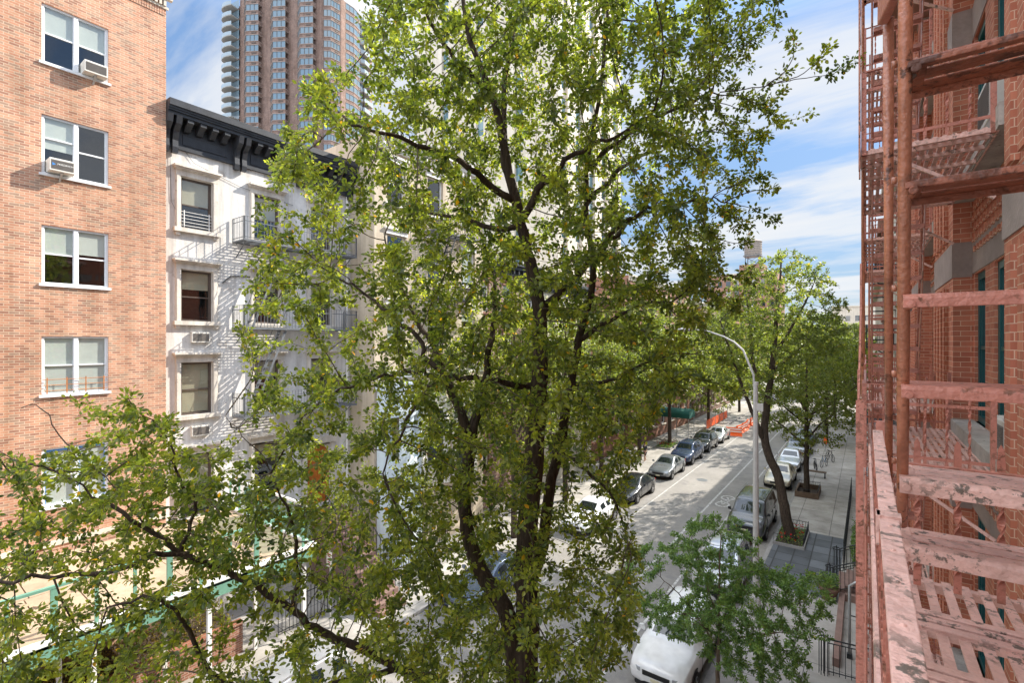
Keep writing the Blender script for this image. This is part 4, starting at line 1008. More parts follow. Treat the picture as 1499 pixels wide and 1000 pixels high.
def leaf_mesh(name, P, D, L, W, mat_, parent=None, up=.8, rnd=None, fold=.12, rng=RNG):
    """leaf-shaped folded quads: P points, D directions"""
    n = len(P); L = np.broadcast_to(L, (n,)).astype(float); W = np.broadcast_to(W, (n,)).astype(float)
    D = D/np.linalg.norm(D, axis=1, keepdims=True)
    U = rng.normal(size=(n,3))*.75; U[:,2] += up
    U -= D*(U*D).sum(1, keepdims=True); U /= np.linalg.norm(U, axis=1, keepdims=True)+1e-9
    Sd = np.cross(D, U); l, w = L[:,None], W[:,None]
    b = P; t = P + D*l - U*l*.10
    l1 = P + D*l*.30 + Sd*w*.48 + U*w*fold; l2 = P + D*l*.68 + Sd*w*.40 + U*w*fold*.6
    r1 = P + D*l*.30 - Sd*w*.48 + U*w*fold; r2 = P + D*l*.68 - Sd*w*.40 + U*w*fold*.6
    V = np.stack([b,l1,l2,t,r2,r1], 1).reshape(-1,3)
    o = np.arange(n)[:,None]*6
    F_ = np.stack([o+0,o+1,o+2,o+3, o+0,o+3,o+4,o+5], 2).reshape(-1)
    me = bpy.data.meshes.new(name); me.vertices.add(6*n); me.vertices.foreach_set('co', V.ravel())
    me.loops.add(8*n); me.loops.foreach_set('vertex_index', F_.astype(np.int32).ravel())
    me.polygons.add(2*n); me.polygons.foreach_set('loop_start', np.arange(0, 8*n, 4, dtype=np.int32)); me.polygons.foreach_set('loop_total', np.full(2*n, 4, np.int32))
    r = rng.random(n) if rnd is None else rnd
    at_ = me.attributes.new('rnd', 'FLOAT', 'FACE'); at_.data.foreach_set('value', np.repeat(r, 2).astype(np.float32))
    me.update(calc_edges=True); me.validate(); me.materials.append(mat_)
    ob = bpy.data.objects.new(name, me); COL.objects.link(ob)
    if parent: ob.parent = parent; ob.location = -ORI[parent.name]*1.0 if False else (0,0,0)
    return ob
def clump(name, mat_, parent, x0, x1, y0, y1, z0, z1, n, L=.07, org=None):
    P = RNG.random((n,3))*[x1-x0,y1-y0,z1-z0]+[x0,y0,z0]; P[:,2] += .15*np.sin(P[:,1]*4)*RNG.random(n)
    P -= np.array(ORI[parent.name]); D = RNG.normal(size=(n,3)); D[:,2] += .5
    return leaf_mesh(name, P, D, L*RNG.uniform(.6,1.3,n), L*.6, mat_, parent)
clump('hedge', M['hedge'], PW, -19.6, -17.5, -5, 7.8, .9, 1.9, 9000)

# ------------------------------------------------------------------ cars
def carpaint(name, col, rough=.22, metal=.35):
    m, nt, b = newmat(name); L = nt.links.new
    geo = N(nt, 'ShaderNodeNewGeometry'); n = N(nt, 'ShaderNodeTexNoise', ins={'Scale': 3, 'Detail': 6}); L(geo.outputs['Position'], n.inputs['Vector'])
    r = ramp(nt, [(.3, mul(col,.88)), (.7, mul(col,1.08))]); L(n.outputs['Fac'], r.inputs['Fac']); L(r.outputs['Color'], b.inputs['Base Color'])
    b.inputs['Roughness'].default_value = rough; b.inputs['Metallic'].default_value = metal; b.inputs['Coat Weight'].default_value = .8; b.inputs['Coat Roughness'].default_value = .04
    return m
CP = {k: carpaint('car_paint_'+k, c, metal=mt) for k, c, mt in (('white',(.72,.72,.71),0),('silver',(.50,.51,.52),.5),('grey',(.20,.215,.23),.4),('black',(.018,.02,.024),.1),('navy',(.03,.05,.10),.2),('champagne',(.55,.50,.38),.3),('blue',(.09,.12,.17),.3),('oldblue',(.10,.20,.36),.3),('darkgrey',(.07,.075,.08),.3))}
m, nt, b = newmat('car_glass'); b.inputs['Base Color'].default_value = (.012,.017,.02,1); b.inputs['Roughness'].default_value = .03; b.inputs['Specular IOR Level'].default_value = .9; M['car_glass'] = m
m, nt, b = newmat('headlight_glass'); b.inputs['Base Color'].default_value = (.55,.58,.6,1); b.inputs['Roughness'].default_value = .08; b.inputs['Metallic'].default_value = .6; M['head'] = m
m, nt, b = newmat('tail_light_plastic'); b.inputs['Base Color'].default_value = (.45,.01,.01,1); b.inputs['Roughness'].default_value = .15; M['tail'] = m
M['tyre'] = mat('tyre_rubber', (.018,.018,.018), .85, .2, 6); M['rim'] = mat('alloy_rim', (.45,.45,.46), .3, .1, 5, metal=.8); M['trim_black'] = mat('black_trim', (.02,.02,.02), .6, .2, 6); M['plate'] = mat('number_plate', (.62,.58,.40), .5, .1, 9)
SHAPES = {
 # y, zb, zbelt, ztop, w, wt, zone   zone: b body, h windscreen start, r roof, e rear glass
 'sedan': [(-2.30,.36,.52,.56,.70,.50),(-2.24,.26,.66,.70,.82,.62),(-1.85,.22,.76,.80,.89,.68),(-1.05,.22,.88,.93,.91,.74),(-.88,.22,.91,.96,.91,.74),(-.05,.22,.94,1.38,.91,.58),(.10,.22,.94,1.42,.91,.57),(.42,.22,.95,1.44,.91,.57),(.52,.22,.95,1.44,.91,.57),(1.05,.22,.96,1.40,.91,.56),(1.72,.22,.98,1.06,.90,.66),(1.85,.22,.98,1.02,.90,.68),(2.22,.28,.94,.98,.84,.64),(2.30,.38,.70,.74,.74,.55)],
 'suv': [(-2.35,.42,.62,.68,.74,.55),(-2.30,.32,.84,.90,.86,.66),(-1.9,.28,.96,1.01,.93,.72),(-1.2,.28,1.05,1.10,.95,.76),(-1.05,.28,1.07,1.12,.95,.77),(-.40,.28,1.08,1.62,.95,.66),(-.25,.28,1.08,1.66,.95,.66),(.25,.28,1.09,1.70,.95,.66),(.37,.28,1.09,1.70,.95,.66),(1.25,.28,1.10,1.68,.95,.65),(1.37,.28,1.10,1.68,.95,.65),(1.95,.28,1.11,1.62,.94,.63),(2.25,.30,1.08,1.16,.92,.74),(2.35,.42,.80,.86,.84,.66)],
 'van': [(-2.55,.42,.66,.72,.78,.58),(-2.50,.32,.92,.98,.90,.68),(-2.15,.28,1.08,1.13,.96,.76),(-1.75,.28,1.15,1.20,.98,.80),(-1.62,.28,1.17,1.24,.98,.80),(-.85,.28,1.18,1.80,.98,.76),(-.72,.28,1.18,1.84,.98,.76),(.05,.28,1.18,1.88,.98,.77),(.17,.28,1.18,1.88,.98,.77),(1.2,.28,1.18,1.88,.98,.77),(1.32,.28,1.18,1.88,.98,.77),(2.4,.28,1.18,1.86,.98,.75),(2.52,.30,1.16,1.24,.97,.82),(2.56,.42,.90,.96,.92,.76)]}
PILL = {'sedan': (5,[7]), 'suv': (5,[7,9]), 'van': (5,[7,9])}
_cache = {}
def car_cage(kind):
    st = SHAPES[kind]; vs, fs, mi = [], [], []
    def ring(y, zb, zl, zt, w, wt):
        side = [(w*.86,zb),(w*.98,zb+.12),(w,zb+.34),(w*.985,zl-.10),(w*.94,zl)]
        for f in (.10,.86): side.append((w*.93+(wt-w*.93)*f, zl+(zt-zl)*f))
        side += [(wt, zt),(wt*.86, zt+.03),(wt*.4, zt+.05)]
        return [(x,y,z) for x,z in side]+[(-x,y,z) for x,z in side[::-1]]
    for s_ in st: vs += ring(*s_)
    n = 20; cab = [i for i in range(len(st)) if st[i][3]-st[i][2] > .2]; r0, r1 = cab[0], cab[-1]
    for i in range(len(st)-1):
        for j in range(n):
            a, b2 = i*n+j, i*n+(j+1)%n; fs.append((a,b2,b2+n,a+n)); m_ = 0
            if j in (8,9,10) and i == r0-1: m_ = 1                     # windscreen
            if j in (8,9,10) and i == r1: m_ = 2                       # rear window
            if j in (5,13) and r0 <= i < r1 and i not in PILL[kind][1]: m_ = 3   # side windows
            if j == 19: m_ = 5
            mi.append(m_)
    fs.append(tuple(range(n))[::-1]); mi.append(0); e = (len(st)-1)*n; fs.append(tuple(range(e, e+n))); mi.append(0)
    me = bpy.data.meshes.new('cage'); me.from_pydata(vs, [], fs)
    for k in range(6): me.materials.append(M['trim_black'])
    me.polygons.foreach_set('material_index', mi)
    ob = bpy.data.objects.new('cage', me); COL.objects.link(ob); md = ob.modifiers.new('s','SUBSURF'); md.levels = 2; md.render_levels = 2
    dg = bpy.context.evaluated_depsgraph_get(); ev = bpy.data.meshes.new_from_object(ob.evaluated_get(dg)); bpy.data.objects.remove(ob)
    V = [v.co.copy() for v in ev.vertices]; out = {}
    for p in ev.polygons: out.setdefault(p.material_index, []).append(tuple(p.vertices))
    return V, out
def car(kind, label, x, y_front, paint, group=None, rz=0.0):
    if kind not in _cache: _cache[kind] = car_cage(kind)
    V, out = _cache[kind]; st = SHAPES[kind]; Lh = -st[0][0]
    t = thing('parked_car', label, {'van': 'van'}.get(kind, 'car'), (0,0,0), group)
    def part(nm, keys, m_, each=False, par=None):
        idx = {}; mb = MB()
        for k in keys:
            for f in out.get(k, []):
                g_ = []
                for i in f:
                    if i not in idx: idx[i] = len(mb.v); mb.v.append(tuple(V[i]))
                    g_.append(idx[i])
                mb.f.append(tuple(g_)); mb.m.append(0)
        return build_each(mb, nm, m_, t, True) if each else mb.build(nm, m_, par or t, smooth=True)
    part('body', [0], CP[paint]); part('underside', [5], M['trim_black'])
    part('windscreen', [1], M['car_glass']); part('rear_window', [2], M['car_glass']); part('side_window', [3], M['car_glass'], each=True)
    wr = .33 if kind == 'sedan' else .37; wy = (-Lh+.88, st[-1][0]-.92); ww = max(s_[4] for s_ in st)
    for yy in wy:
        for s_ in (-1, 1):
            xo = s_*(ww+.012)
            a = MB(); a.lathe([(.0,0),(wr+.075,0),(wr+.075,.004),(0,.004)], (s_*(ww-.012), yy, wr+.02), 'x', 20)
            w_ = MB(); w_.lathe([(wr*.62,-s_*.18),(wr*.95,-s_*.2),(wr,-s_*.16),(wr,-s_*.03),(wr*.95,0),(wr*.66,.002*s_),(wr*.62,-.02*s_)], (xo, yy, wr), 'x', 22)
            wo = w_.build('wheel', M['tyre'], t, smooth=True)
            rm = MB(); rm.lathe([(0,-s_*.03),(wr*.62,-s_*.05),(wr*.66,-s_*.005),(wr*.60,-s_*.004)], (xo, yy, wr), 'x', 18)
            for k in range(5):
                an = 2*math.pi*k/5; rm.bar((xo-s_*.015, yy, wr), (xo-s_*.008, yy+wr*.62*math.cos(an), wr+wr*.62*math.sin(an)), .07, .02, up=(1,0,0))
            rm.build('rim', M['rim'], wo); a.build('wheel_arch', M['trim_black'], t)
    f = -Lh; zf = st[1][2]
    for s_ in (-1, 1):
        h = MB(); x0, x1 = s_*.50, s_*.80; z0, z1 = zf-.14, zf+.01
        h.prism([(x0,f+.0),(x0*1.2,f-.0+.02),(x1,f+.16),(x1*1.03,f+.34),(x1*.97,f+.36),(x0,f+.16)], 'z', z0, z1-.03); h.build('headlight', M['head'], t)
        r = st[-1][0]; zr = st[-2][2]; k = MB(); k.prism([(s_*.56,r-.0),(s_*.80,r-.06),(s_*.86,r-.24),(s_*.80,r-.26),(s_*.55,r-.1)], 'z', zr-.22, zr-.05); k.build('tail_light', M['tail'], t)
        mi = MB(); ym = st[5][0]-.45; zb = st[5][2]; mi.prism([(s_*.92,zb+.02),(s_*1.08,zb+.04),(s_*1.10,zb+.16),(s_*.96,zb+.18)], 'y', ym, ym+.10); mi.build('mirror', CP[paint] if kind != 'van' else M['trim_black'], t)
        dh = MB()
        for yy in (.30, 1.15): dh.box(s_*(ww-.012), s_*(ww+.016), yy-.1, yy+.1, st[6][2]-.17, st[6][2]-.14)
        build_each(dh, 'door_handle', CP[paint], t)
        ds = MB()
        for yy in (-.72 if kind != 'van' else -1.4, .46, 1.42): ds.box(s_*(ww-.02), s_*(ww+.001), yy-.006, yy+.006, .36, st[6][2]-.06)
        build_each(ds, 'door_seam', M['trim_black'], t)
    g_ = MB(); g_.box(-.42,.42,f-.005,f+.12,zf-.20,zf-.06)
    for k in range(4): g_.box(-.42,.42,f-.012,f+.1,zf-.195+k*.035,zf-.185+k*.035)
    g_.build('grille', M['trim_black'], t)
    b_ = MB(); b_.box(-.66,.66,f+.0,f+.15,.30,.38); b_.build('bumper_intake', M['trim_black'], t)
    p_ = MB(); p_.box(-.16,.16,f-.018,f+.02,zf-.32,zf-.235); p_.build('number_plate', M['plate'], t); p_ = MB(); p_.box(-.16,.16,st[-1][0]-.02,st[-1][0]+.015,.62,.71); p_.build('number_plate', M['plate'], t)
    wp = MB(); c0, c1 = st[4], st[5]
    for x0 in (-.45,.15):
        q0 = Vector((x0, c0[0]-.02, c0[3]+.03)); q1 = Vector((x0+.5, c0[0]+.16, c0[3]+.03+ (c1[3]-c0[3])*.18+.03)); wp.bar(q0, q1, .02, .015)
    build_each(wp, 'wiper', M['trim_black'], t)
    if kind != 'sedan':
        i0, i1 = 6, (10 if kind == 'suv' else 11)
        for s_ in (-1,1):
            rr = MB(); pts = [(s_*st[i][5]*.93, st[i][0], st[i][3]+.045) for i in range(i0, i1+1)]; rr.tube(pts, .018, 6)
            rr.build('roof_rail', M['rim'] if paint != 'white' else M['trim_black'], t)
    t.location = (x, y_front+Lh, .0); t.rotation_euler = (0,0,rz)
    return t
gr_, gl2 = 'cars parked along the shaded kerb', 'cars parked along the sunny kerb'
car('suv', 'white car with long windscreen parked nearest, half under the small tree', -5.15, 14.4, 'white', gr_)
car('suv', 'silvery white car parked behind the nearest white one, in front of the dark van', -5.2, 21.2, 'silver', gr_)
car('van', 'dark grey van with pale bonnet parked beside the leaning street tree', -5.35, 28.7, 'darkgrey', gr_)
car('sedan', 'champagne coloured car parked behind the dark van', -5.3, 40.0, 'champagne', gr_)
car('sedan', 'silver blue car parked past the champagne one', -5.3, 46.2, 'silver', gr_)
car('suv', 'dark grey car far along the shaded kerb behind the silver blue one', -5.3, 52.2, 'grey', gr_)
car('sedan', 'dark blue car parked farthest along the shaded kerb', -5.3, 58.4, 'blue', gr_)
car('suv', 'pale grey car beside the green terrace under the leaves', -13.3, 4.5, 'silver', gl2)
car('sedan', 'dark blue sedan behind the trunk of the big tree', -13.2, 14.0, 'blue', gl2)
car('sedan', 'white sedan parked before the black one on the sunny side', -13.25, 23.8, 'white', gl2)
car('sedan', 'black sedan parked between the white and the grey sedan', -13.25, 30.3, 'black', gl2)
car('sedan', 'dark grey sedan in front of two black cars on the sunny side', -13.2, 37.4, 'grey', gl2)
car('suv', 'nearer of the two tall black cars on the sunny side', -13.25, 43.0, 'navy', gl2)
car('suv', 'farther of the two tall black cars, just before the silver sedan', -13.3, 48.8, 'black', gl2)
car('sedan', 'silver sedan last in the sunny side row before the orange barricades', -13.2, 54.2, 'silver', gl2)

# ------------------------------------------------------------------ barricades, awning, lamp, signs
def barricade():
    t = thing('barricade', 'orange plastic barricade nearest to the silver sedan', 'barricade', (0,0,0), 'orange barricades in the sunny parking lane')
    b_ = MB(); b_.prism([(-.28,0),(.28,0),(.22,.12),(.09,.2),(.08,.95),(-.08,.95),(-.09,.2),(-.22,.12)], 'x', -.85, .85); b_.build('body', M['orange_plastic'], t)
    s_ = MB()
    for z in (.45,.72): s_.box(-.8,.8,-.1,-.085,z,z+.12)
    build_each(s_, 'stripe', M['white_paint'], t); return t
b0 = barricade(); b0.location = (-12.3, 60.2, 0); b0.rotation_euler.z = R(8)
for i, (x, y, a, lb) in enumerate(((-12.1,62.4,80,'second orange barricade along the sunny lane, turned lengthwise'),(-12.0,64.6,85,'third orange barricade in the lane, turned lengthwise'),(-12.1,66.9,95,'fourth orange barricade down the lane beyond the third'),(-12.0,69.3,88,'fifth orange barricade, last but one in the lane'),(-12.1,71.6,92,'last orange barricade, farthest along the lane'))):
    c_ = copy_tree(b0); c_.location = (x,y,0); c_.rotation_euler.z = R(a); c_['label'] = lb
OF = thing('construction_fence', 'orange netting fence standing on the sunny pavement beyond the awning', 'fence', (-15.6, 64, .14))
n_ = MB(); 
for z in np.arange(.35, 1.3, .16): n_.box(-15.6,-15.58,61,72,z,z+.075)
for y in np.arange(61, 72, .22): n_.box(-15.605,-15.585,y,y+.09,.3,1.32)
n_.build('netting', M['orange_plastic'], OF)
n_ = MB()
for y in np.arange(61, 72.1, 2.2): n_.tube([(-15.57,y,.14),(-15.57,y,2.2)], .03, 6)
build_each(n_, 'post', M['galv'], OF)
AW = thing('awning', 'dark green canvas entrance awning on poles across the sunny pavement', 'awning', (-17, 53, .14))
a_ = MB()
prof = [(52.0,2.75),(52.0,3.1)]+[(53.1-1.1*math.cos(t), 3.1+.55*math.sin(t)) for t in np.linspace(.3, math.pi-.3, 7)]+[(54.2,3.1),(54.2,2.75)]
inner = [(y, z-.03) for y, z in prof]
n = len(prof)
for i in range(n-1): a_.quad((-19,*prof[i]),(-15,*prof[i]),(-15,*prof[i+1]),(-19,*prof[i+1]))
a_.prism(prof, 'x', -15.0, -15.03); a_.build('canopy', M['awning'], AW)
a_ = MB()
for y in (52.05,54.15):
    for x in (-15.1,-17): a_.tube([(x,y,.14),(x,y,2.9)], .03, 8)
build_each(a_, 'pole', M['galv'], AW)
LP = thing('street_lamp', 'tall grey street lamp with long curved arm reaching over the road', 'street lamp', (-3.46, 20.85, .14))
p_ = MB(); p_.tube([(-3.46,20.85,.14),(-3.46,20.85,.9)], [.20,.17], 8); p_.tube([(-3.46,20.85,.85),(-3.48,20.85,9.25)], [.12,.085], 8); p_.lathe([(.14,.9),(.16,.95),(.12,1.02)], (-3.46,20.85,0), 'z', 8); p_.build('pole', M['lamp_grey'], LP, smooth=False)
am = []
A0, A1, A2, A3, A4 = (-3.50,20.85,8.6), (-3.56,20.9,9.6), (-3.95,21.0,10.55), (-4.7,21.1,11.1), (-5.9,21.2,11.42)
p_ = MB(); p_.tube([A0,A1,A2,(-4.3,21.05,10.88),A3,(-5.3,21.15,11.32),A4], [.045,.042,.038,.034,.032,.03,.03], 8); p_.build('arm', M['lamp_grey'], LP, smooth=True)
p_ = MB(); p_.lathe([(0,-.0),(.09,.05),(.16,.25),(.17,.5),(.10,.72),(0,.75)], (0,0,0), 'x', 12)
p_.v = [(-6.6+x*1.0, 21.2+y, 11.42+z*.55) for x, y, z in p_.v]; p_.build('lamp_head', M['lamp_grey'], LP, smooth=True)
p_ = MB(); p_.box(-3.5,-3.2,20.78,20.80,8.2,8.5); p_.build('junction_box', M['lamp_grey'], LP); p_ = MB(); p_.tube([(-3.46,20.85,9.2),(-3.46,20.85,9.32)],.09,8); p_.build('pole_cap', M['lamp_grey'], LP)
SG = thing('parking_sign', 'small white street sign with red lettering on a steel post by the iron fence', 'sign', (-16.2, 10.6, .14))
p_ = MB(); p_.tube([(-16.2,10.6,.14),(-16.2,10.6,3.1)], .03, 6); p_.build('post', M['galv'], SG)
p_ = MB(); p_.box(-16.36,-16.04,10.55,10.565,2.45,3.05); p_.build('sign_panel', M['white_paint'], SG)
p_ = MB()
for z, w_ in ((2.94,.12),(2.86,.09),(2.72,.11),(2.64,.08),(2.54,.1)): p_.box(-16.2-w_,-16.2+w_,10.545,10.55,z-.016,z+.016)
p_.build('lettering', M['tail'], SG)

# ------------------------------------------------------------------ iron fences, stoops, tree pits
def ironfence(label, p, q, h=1.1, step=.13, z0=.14, spear=True, group=None, newel=False, cat='fence', slope=0.0):
    t = thing('iron_fence', label, cat, ((p[0]+q[0])/2, (p[1]+q[1])/2, z0), group)
    P, Q = Vector((*p, z0)), Vector((*q, z0+slope)); n = max(2, int((Q-P).length/step)); up = Vector((0,0,1))
    r = MB(); r.bar(P+up*(h-.12), Q+up*(h-.12), .035, .02); r.bar(P+up*.12, Q+up*.12, .035, .02); r.build('rail', M['iron_black'], t)
    b_ = MB()
    for k in range(n+1):
        c = P.lerp(Q, k/n); b_.box(c.x-.009, c.x+.009, c.y-.009, c.y+.009, c.z+.02, c.z+h-.12 if not spear else c.z+h)
        if spear: b_.lathe([(.009,0),(.022,.03),(0,.1)], (c.x, c.y, c.z+h), 'z', 5)
    b_.build('picket', M['iron_black'], t)
    if newel:
        v = MB()
        for k in range(9):
            a = 2*math.pi*k/9; v.tube([(P.x+.14*math.cos(a)-.1, P.y+.14*math.sin(a), z0), (P.x+.14*math.cos(a)-.1, P.y+.14*math.sin(a), z0+h)], .010, 5)
        v.tube([(P.x-.1+.15*math.cos(a), P.y+.15*math.sin(a), z0+h) for a in np.linspace(0, 2*math.pi, 17)], .022, 6)
        v.tube([(P.x-.1,P.y,z0),(P.x-.1,P.y,z0+h+.14)], .02, 6)
        v.tube([P+up*h, Q+up*h], .024, 6); v.build('curled_newel', M['iron_black'], t)
    return t
ironfence('black iron railing with curled newel nearest of all, by the pale pipe', (-1.0,18.6), (.9,18.9), 1.15, .15, spear=False, newel=True)
ironfence('black stoop railing with curled newel on the near side of the brown steps', (-1.15,24.7), (1.0,24.9), 1.15, .15, spear=False, newel=True, slope=1.0)
ironfence('black stoop railing with curled newel on the far side of the brown steps', (-1.0,27.0), (1.0,27.2), 1.15, .15, spear=False, newel=True, slope=1.0)
ironfence('long black spiked iron fence along the shaded pavement beyond the brown steps', (-.85,27.6), (-.80,41), 1.25, .14)
ironfence('black spiked iron fence guarding the basement area of the white townhouse', (-17.3,9.2), (-17.2,12.0), 1.3, .14)
ironfence('black spiked iron fence on the far side of the stoop of the white townhouse', (-17.2,13.6), (-17.1,18), 1.3, .14)
ss = thing('stoop', 'red brown stoop between two curled black railings on the shaded side', 'steps', (.0, 25.9, .14))
s_ = MB()
for k in range(7): s_.box(-1.0+k*.28, 1.02, 25.0, 26.9, .14+k*.17-.03, .14+(k+1)*.17)
s_.build('step', M['brown_step'], ss)
sw = thing('areaway', 'sunken stone areaway with brown wall behind the nearest curled railing', 'areaway', (.3, 21, 0))
s_ = MB(); s_.box(-.9,-.7,19.2,24.4,-.1,.42); s_.box(-.7,1.0,24.3,24.5,-.1,.42); s_.build('wall', M['brown_step'], sw)
sp_ = thing('standpipe', 'pale blue grey vertical pipe rising beside the nearest curled railing', 'pipe', (-.45, 20.0, .14))
s_ = MB(); s_.tube([(-.45,20.0,.14),(-.45,20.0,2.6),(-.3,20.0,2.75),(.95,20.0,2.75)], .045, 10); s_.build('pipe', M['galv'], sp_, smooth=True)
s_ = MB(); s_.box(-.53,-.37,19.94,20.06,.14,.3); s_.tube([(-.45,20,1.6),(.0,20,1.6)], .02, 6); s_.build('pipe_foot', M['iron_black'], sp_)
pp = thing('planter_pot', 'terracotta pot with green plant at the foot of the brown steps', 'plant pot', (-1.25, 24.1, .14))
s_ = MB(); s_.lathe([(0,.14),(.24,.14),(.34,.55),(.38,.56),(.38,.64),(.32,.64),(.3,.58),(0,.58)], (-1.25,24.1,0), 'z', 20); s_.build('pot', M['pot'], pp, smooth=False)
clump('foliage', M['leaf_dark'], pp, -1.6,-.9,23.8,24.5,.6,1.15,700,.08)
ar_ = thing('shrub', 'dark shrub behind the long spiked iron fence on the shaded side', 'shrub', (.0, 29, .14))
clump('foliage', M['leaf_dark'], ar_, -.6,.8,28,32,.2,1.3,5000,.09)
s_ = MB(); 
for k in range(9): s_.tube([(.1,28.3+k*.42,.14),(.1+random.uniform(-.3,.3),28.3+k*.42,1.0)], .02, 5)
s_.build('stem', M['bark'], ar_)
def treepit(label, x0, x1, y0, y1, kind):
    t = thing('tree_guard', label, 'tree guard', ((x0+x1)/2,(y0+y1)/2,.14))
    e = MB()
    h = .38 if kind == 'wood' else .14
    mm = M['wood_brown'] if kind == 'wood' else M['kerb']
    for a in ((x0,x1,y0,y0+.1),(x0,x1,y1-.1,y1),(x0,x0+.1,y0+.1,y1-.1),(x1-.1,x1,y0+.1,y1-.1)): e.box(*a, .1, .14+h)
    e.build('edging', mm, t)
    s2 = MB(); s2.box(x0+.1,x1-.1,y0+.1,y1-.1,.1,.2); s2.build('earth', M['soil'], t)
    if kind == 'iron' or kind == 'wood':
        r = MB()
        def ln(p, q):
            P, Q = Vector((*p,.14)), Vector((*q,.14)); n = int((Q-P).length/.14)
            r.bar(P+Vector((0,0,.58)), Q+Vector((0,0,.58)), .03, .02)
            for k in range(n+1): c = P.lerp(Q,k/n); r.box(c.x-.007,c.x+.007,c.y-.007,c.y+.007,.14,.72+.08*(k%3==0))
        ln((x0+.05,y0+.05),(x1-.05,y0+.05)); ln((x1-.05,y0+.05),(x1-.05,y1-.05)); ln((x1-.05,y1-.05),(x0+.05,y1-.05))
        r.build('railing', M['iron_black'], t)
    if kind != 'wood':
        clump('ground_cover', M['leaf_dark'], t, x0+.12,x1-.12,y0+.12,y1-.12,.16,.55,1500,.07)
        n = 60; P = RNG.random((n,3))*[x1-x0-.4,y1-y0-.4,.15]+[x0+.2,y0+.2,.48]; P -= np.array(ORI[t.name])
        fl = leaf_mesh('flower', np.repeat(P,4,0), RNG.normal(size=(n*4,3))+[0,0,.6], .06, .05, M['tail'], t)
    return t
treepit('stone edged tree pit with red flowers round the leaning street tree', -4.0,-2.55,28.9,31.8,'iron')
treepit('low timber tree guard on the shaded pavement beyond the flower pit', -4.0,-2.6,38.7,41.2,'wood')
treepit('leafy tree pit on the sunny pavement beside the dark grey sedan', -17.4,-15.6,47.8,51.0,'stone')
treepit('leafy tree pit on the sunny pavement beside the black sedan', -17.8,-16.2,34.0,36.6,'stone')
# scooter and bicycle by the far tree on the right
def bicycle(label, x, y, rz, m):
    t = thing('bicycle', label, 'bicycle', (0,0,0), 'bicycles by the far tree on the shaded pavement')
    for yy in (-.52,.52):
        w_ = MB(); ring = [(0, yy+.33*math.cos(a), .34+.33*math.sin(a)) for a in np.linspace(0,2*math.pi,21)]; w_.tube(ring, .02, 5, cap=False)
        for k in range(8): a = math.pi*k/8; w_.tube([(0,yy+.31*math.cos(a),.34+.31*math.sin(a)),(0,yy-.31*math.cos(a),.34-.31*math.sin(a))], .004, 3)
        w_.build('wheel', M['tyre'], t)
    f = MB(); 
    for p, q in (((.52,.34),(.18,.34)),((.18,.34),(.28,.80)),((.52,.34),(.26,.72)),((.18,.34),(-.32,.82)),((.27,.76),(-.30,.88)),((-.30,.92),(-.52,.34))): f.tube([(0,*p),(0,*q)], .02, 6)
    f.build('frame', m, t)
    h = MB(); h.tube([(-.28,-.25,.98),(0,-.33,1.0),(.28,-.25,.98)], .014, 6); h.tube([(0,-.32,.9),(0,-.34,1.0)], .016, 6); h.build('handlebar', M['trim_black'], t)
    s2 = MB(); s2.prism([(-.08,.40),(.08,.40),(.03,.15),(-.03,.15)], 'z', .86, .91); s2.tube([(0,.28,.78),(0,.29,.87)], .015, 6); s2.build('saddle', M['trim_black'], t)
    t.location = (x,y,.14); t.rotation_euler = (0,0,rz); return t
bicycle('dark bicycle parked nearest to the timber tree guard', -3.4, 47.5, R(12), M['iron_black'])
bicycle('blue bicycle parked beside the dark one on the shaded pavement', -2.9, 49.3, R(-15), CP['oldblue'])
bicycle('black delivery bicycle farthest from the timber tree guard', -2.6, 52.0, R(25), M['trim_black'])
bn = thing('bench', 'low dark bench on the shaded pavement near the bicycles', 'bench', (-3.2, 45.2, .14))
s_ = MB()
for k in range(4): s_.box(-3.9,-2.5,45.0+k*.12,45.09+k*.12,.55,.6)
s_.build('seat', M['wood_brown'], bn)
for x in (-3.8,-2.6): s_ = MB(); s_.box(x-.03,x+.03,45.0,45.45,.14,.55); s_.build('leg', M['iron_black'], bn)
fp = thing('marker_post', 'slim post with an orange red marker beside the far shaded side tree', 'post', (-3.5, 56, .14))
s_ = MB(); s_.tube([(-3.2,56,.14),(-3.2,56,2.6)], .03, 6); s_.build('post', M['galv'], fp)
s_ = MB(); s_.box(-3.32,-3.08,55.95,55.965,.9,1.6); s_.build('marker', M['orange_plastic'], fp)

# ------------------------------------------------------------------ two people on the sunny pavement
M['skin'] = mat('skin', (.50,.30,.21), .6, .06, 5); M['shirt'] = mat('light_blue_shirt', (.42,.55,.72), .8, .1, 6); M['shorts'] = mat('dark_shorts', (.03,.035,.05), .8, .1, 6); M['shirt2'] = mat('dark_top', (.05,.055,.06), .8, .1, 6); M['hair'] = mat('brown_hair', (.06,.035,.02), .7, .2, 8)
def skinned(name, verts, edges, radii, m_, parent, lev=1):
    me = bpy.data.meshes.new(name); me.from_pydata(verts, edges, []); ob = bpy.data.objects.new(name, me); COL.objects.link(ob); ob.parent = parent
    sk = ob.modifiers.new('skin','SKIN'); sv = me.skin_vertices[0].data
    for i, r in enumerate(radii): sv[i].radius = (r, r*.85) if not isinstance(r, tuple) else r
    sv[0].use_root = True; sb = ob.modifiers.new('sub','SUBSURF'); sb.levels = lev; sb.render_levels = 2
    dg = bpy.context.evaluated_depsgraph_get(); ev = bpy.data.meshes.new_from_object(ob.evaluated_get(dg)); ob.modifiers.clear(); ob.data = ev
    ev.materials.append(m_); ev.polygons.foreach_set('use_smooth', [True]*len(ev.polygons)); return ob
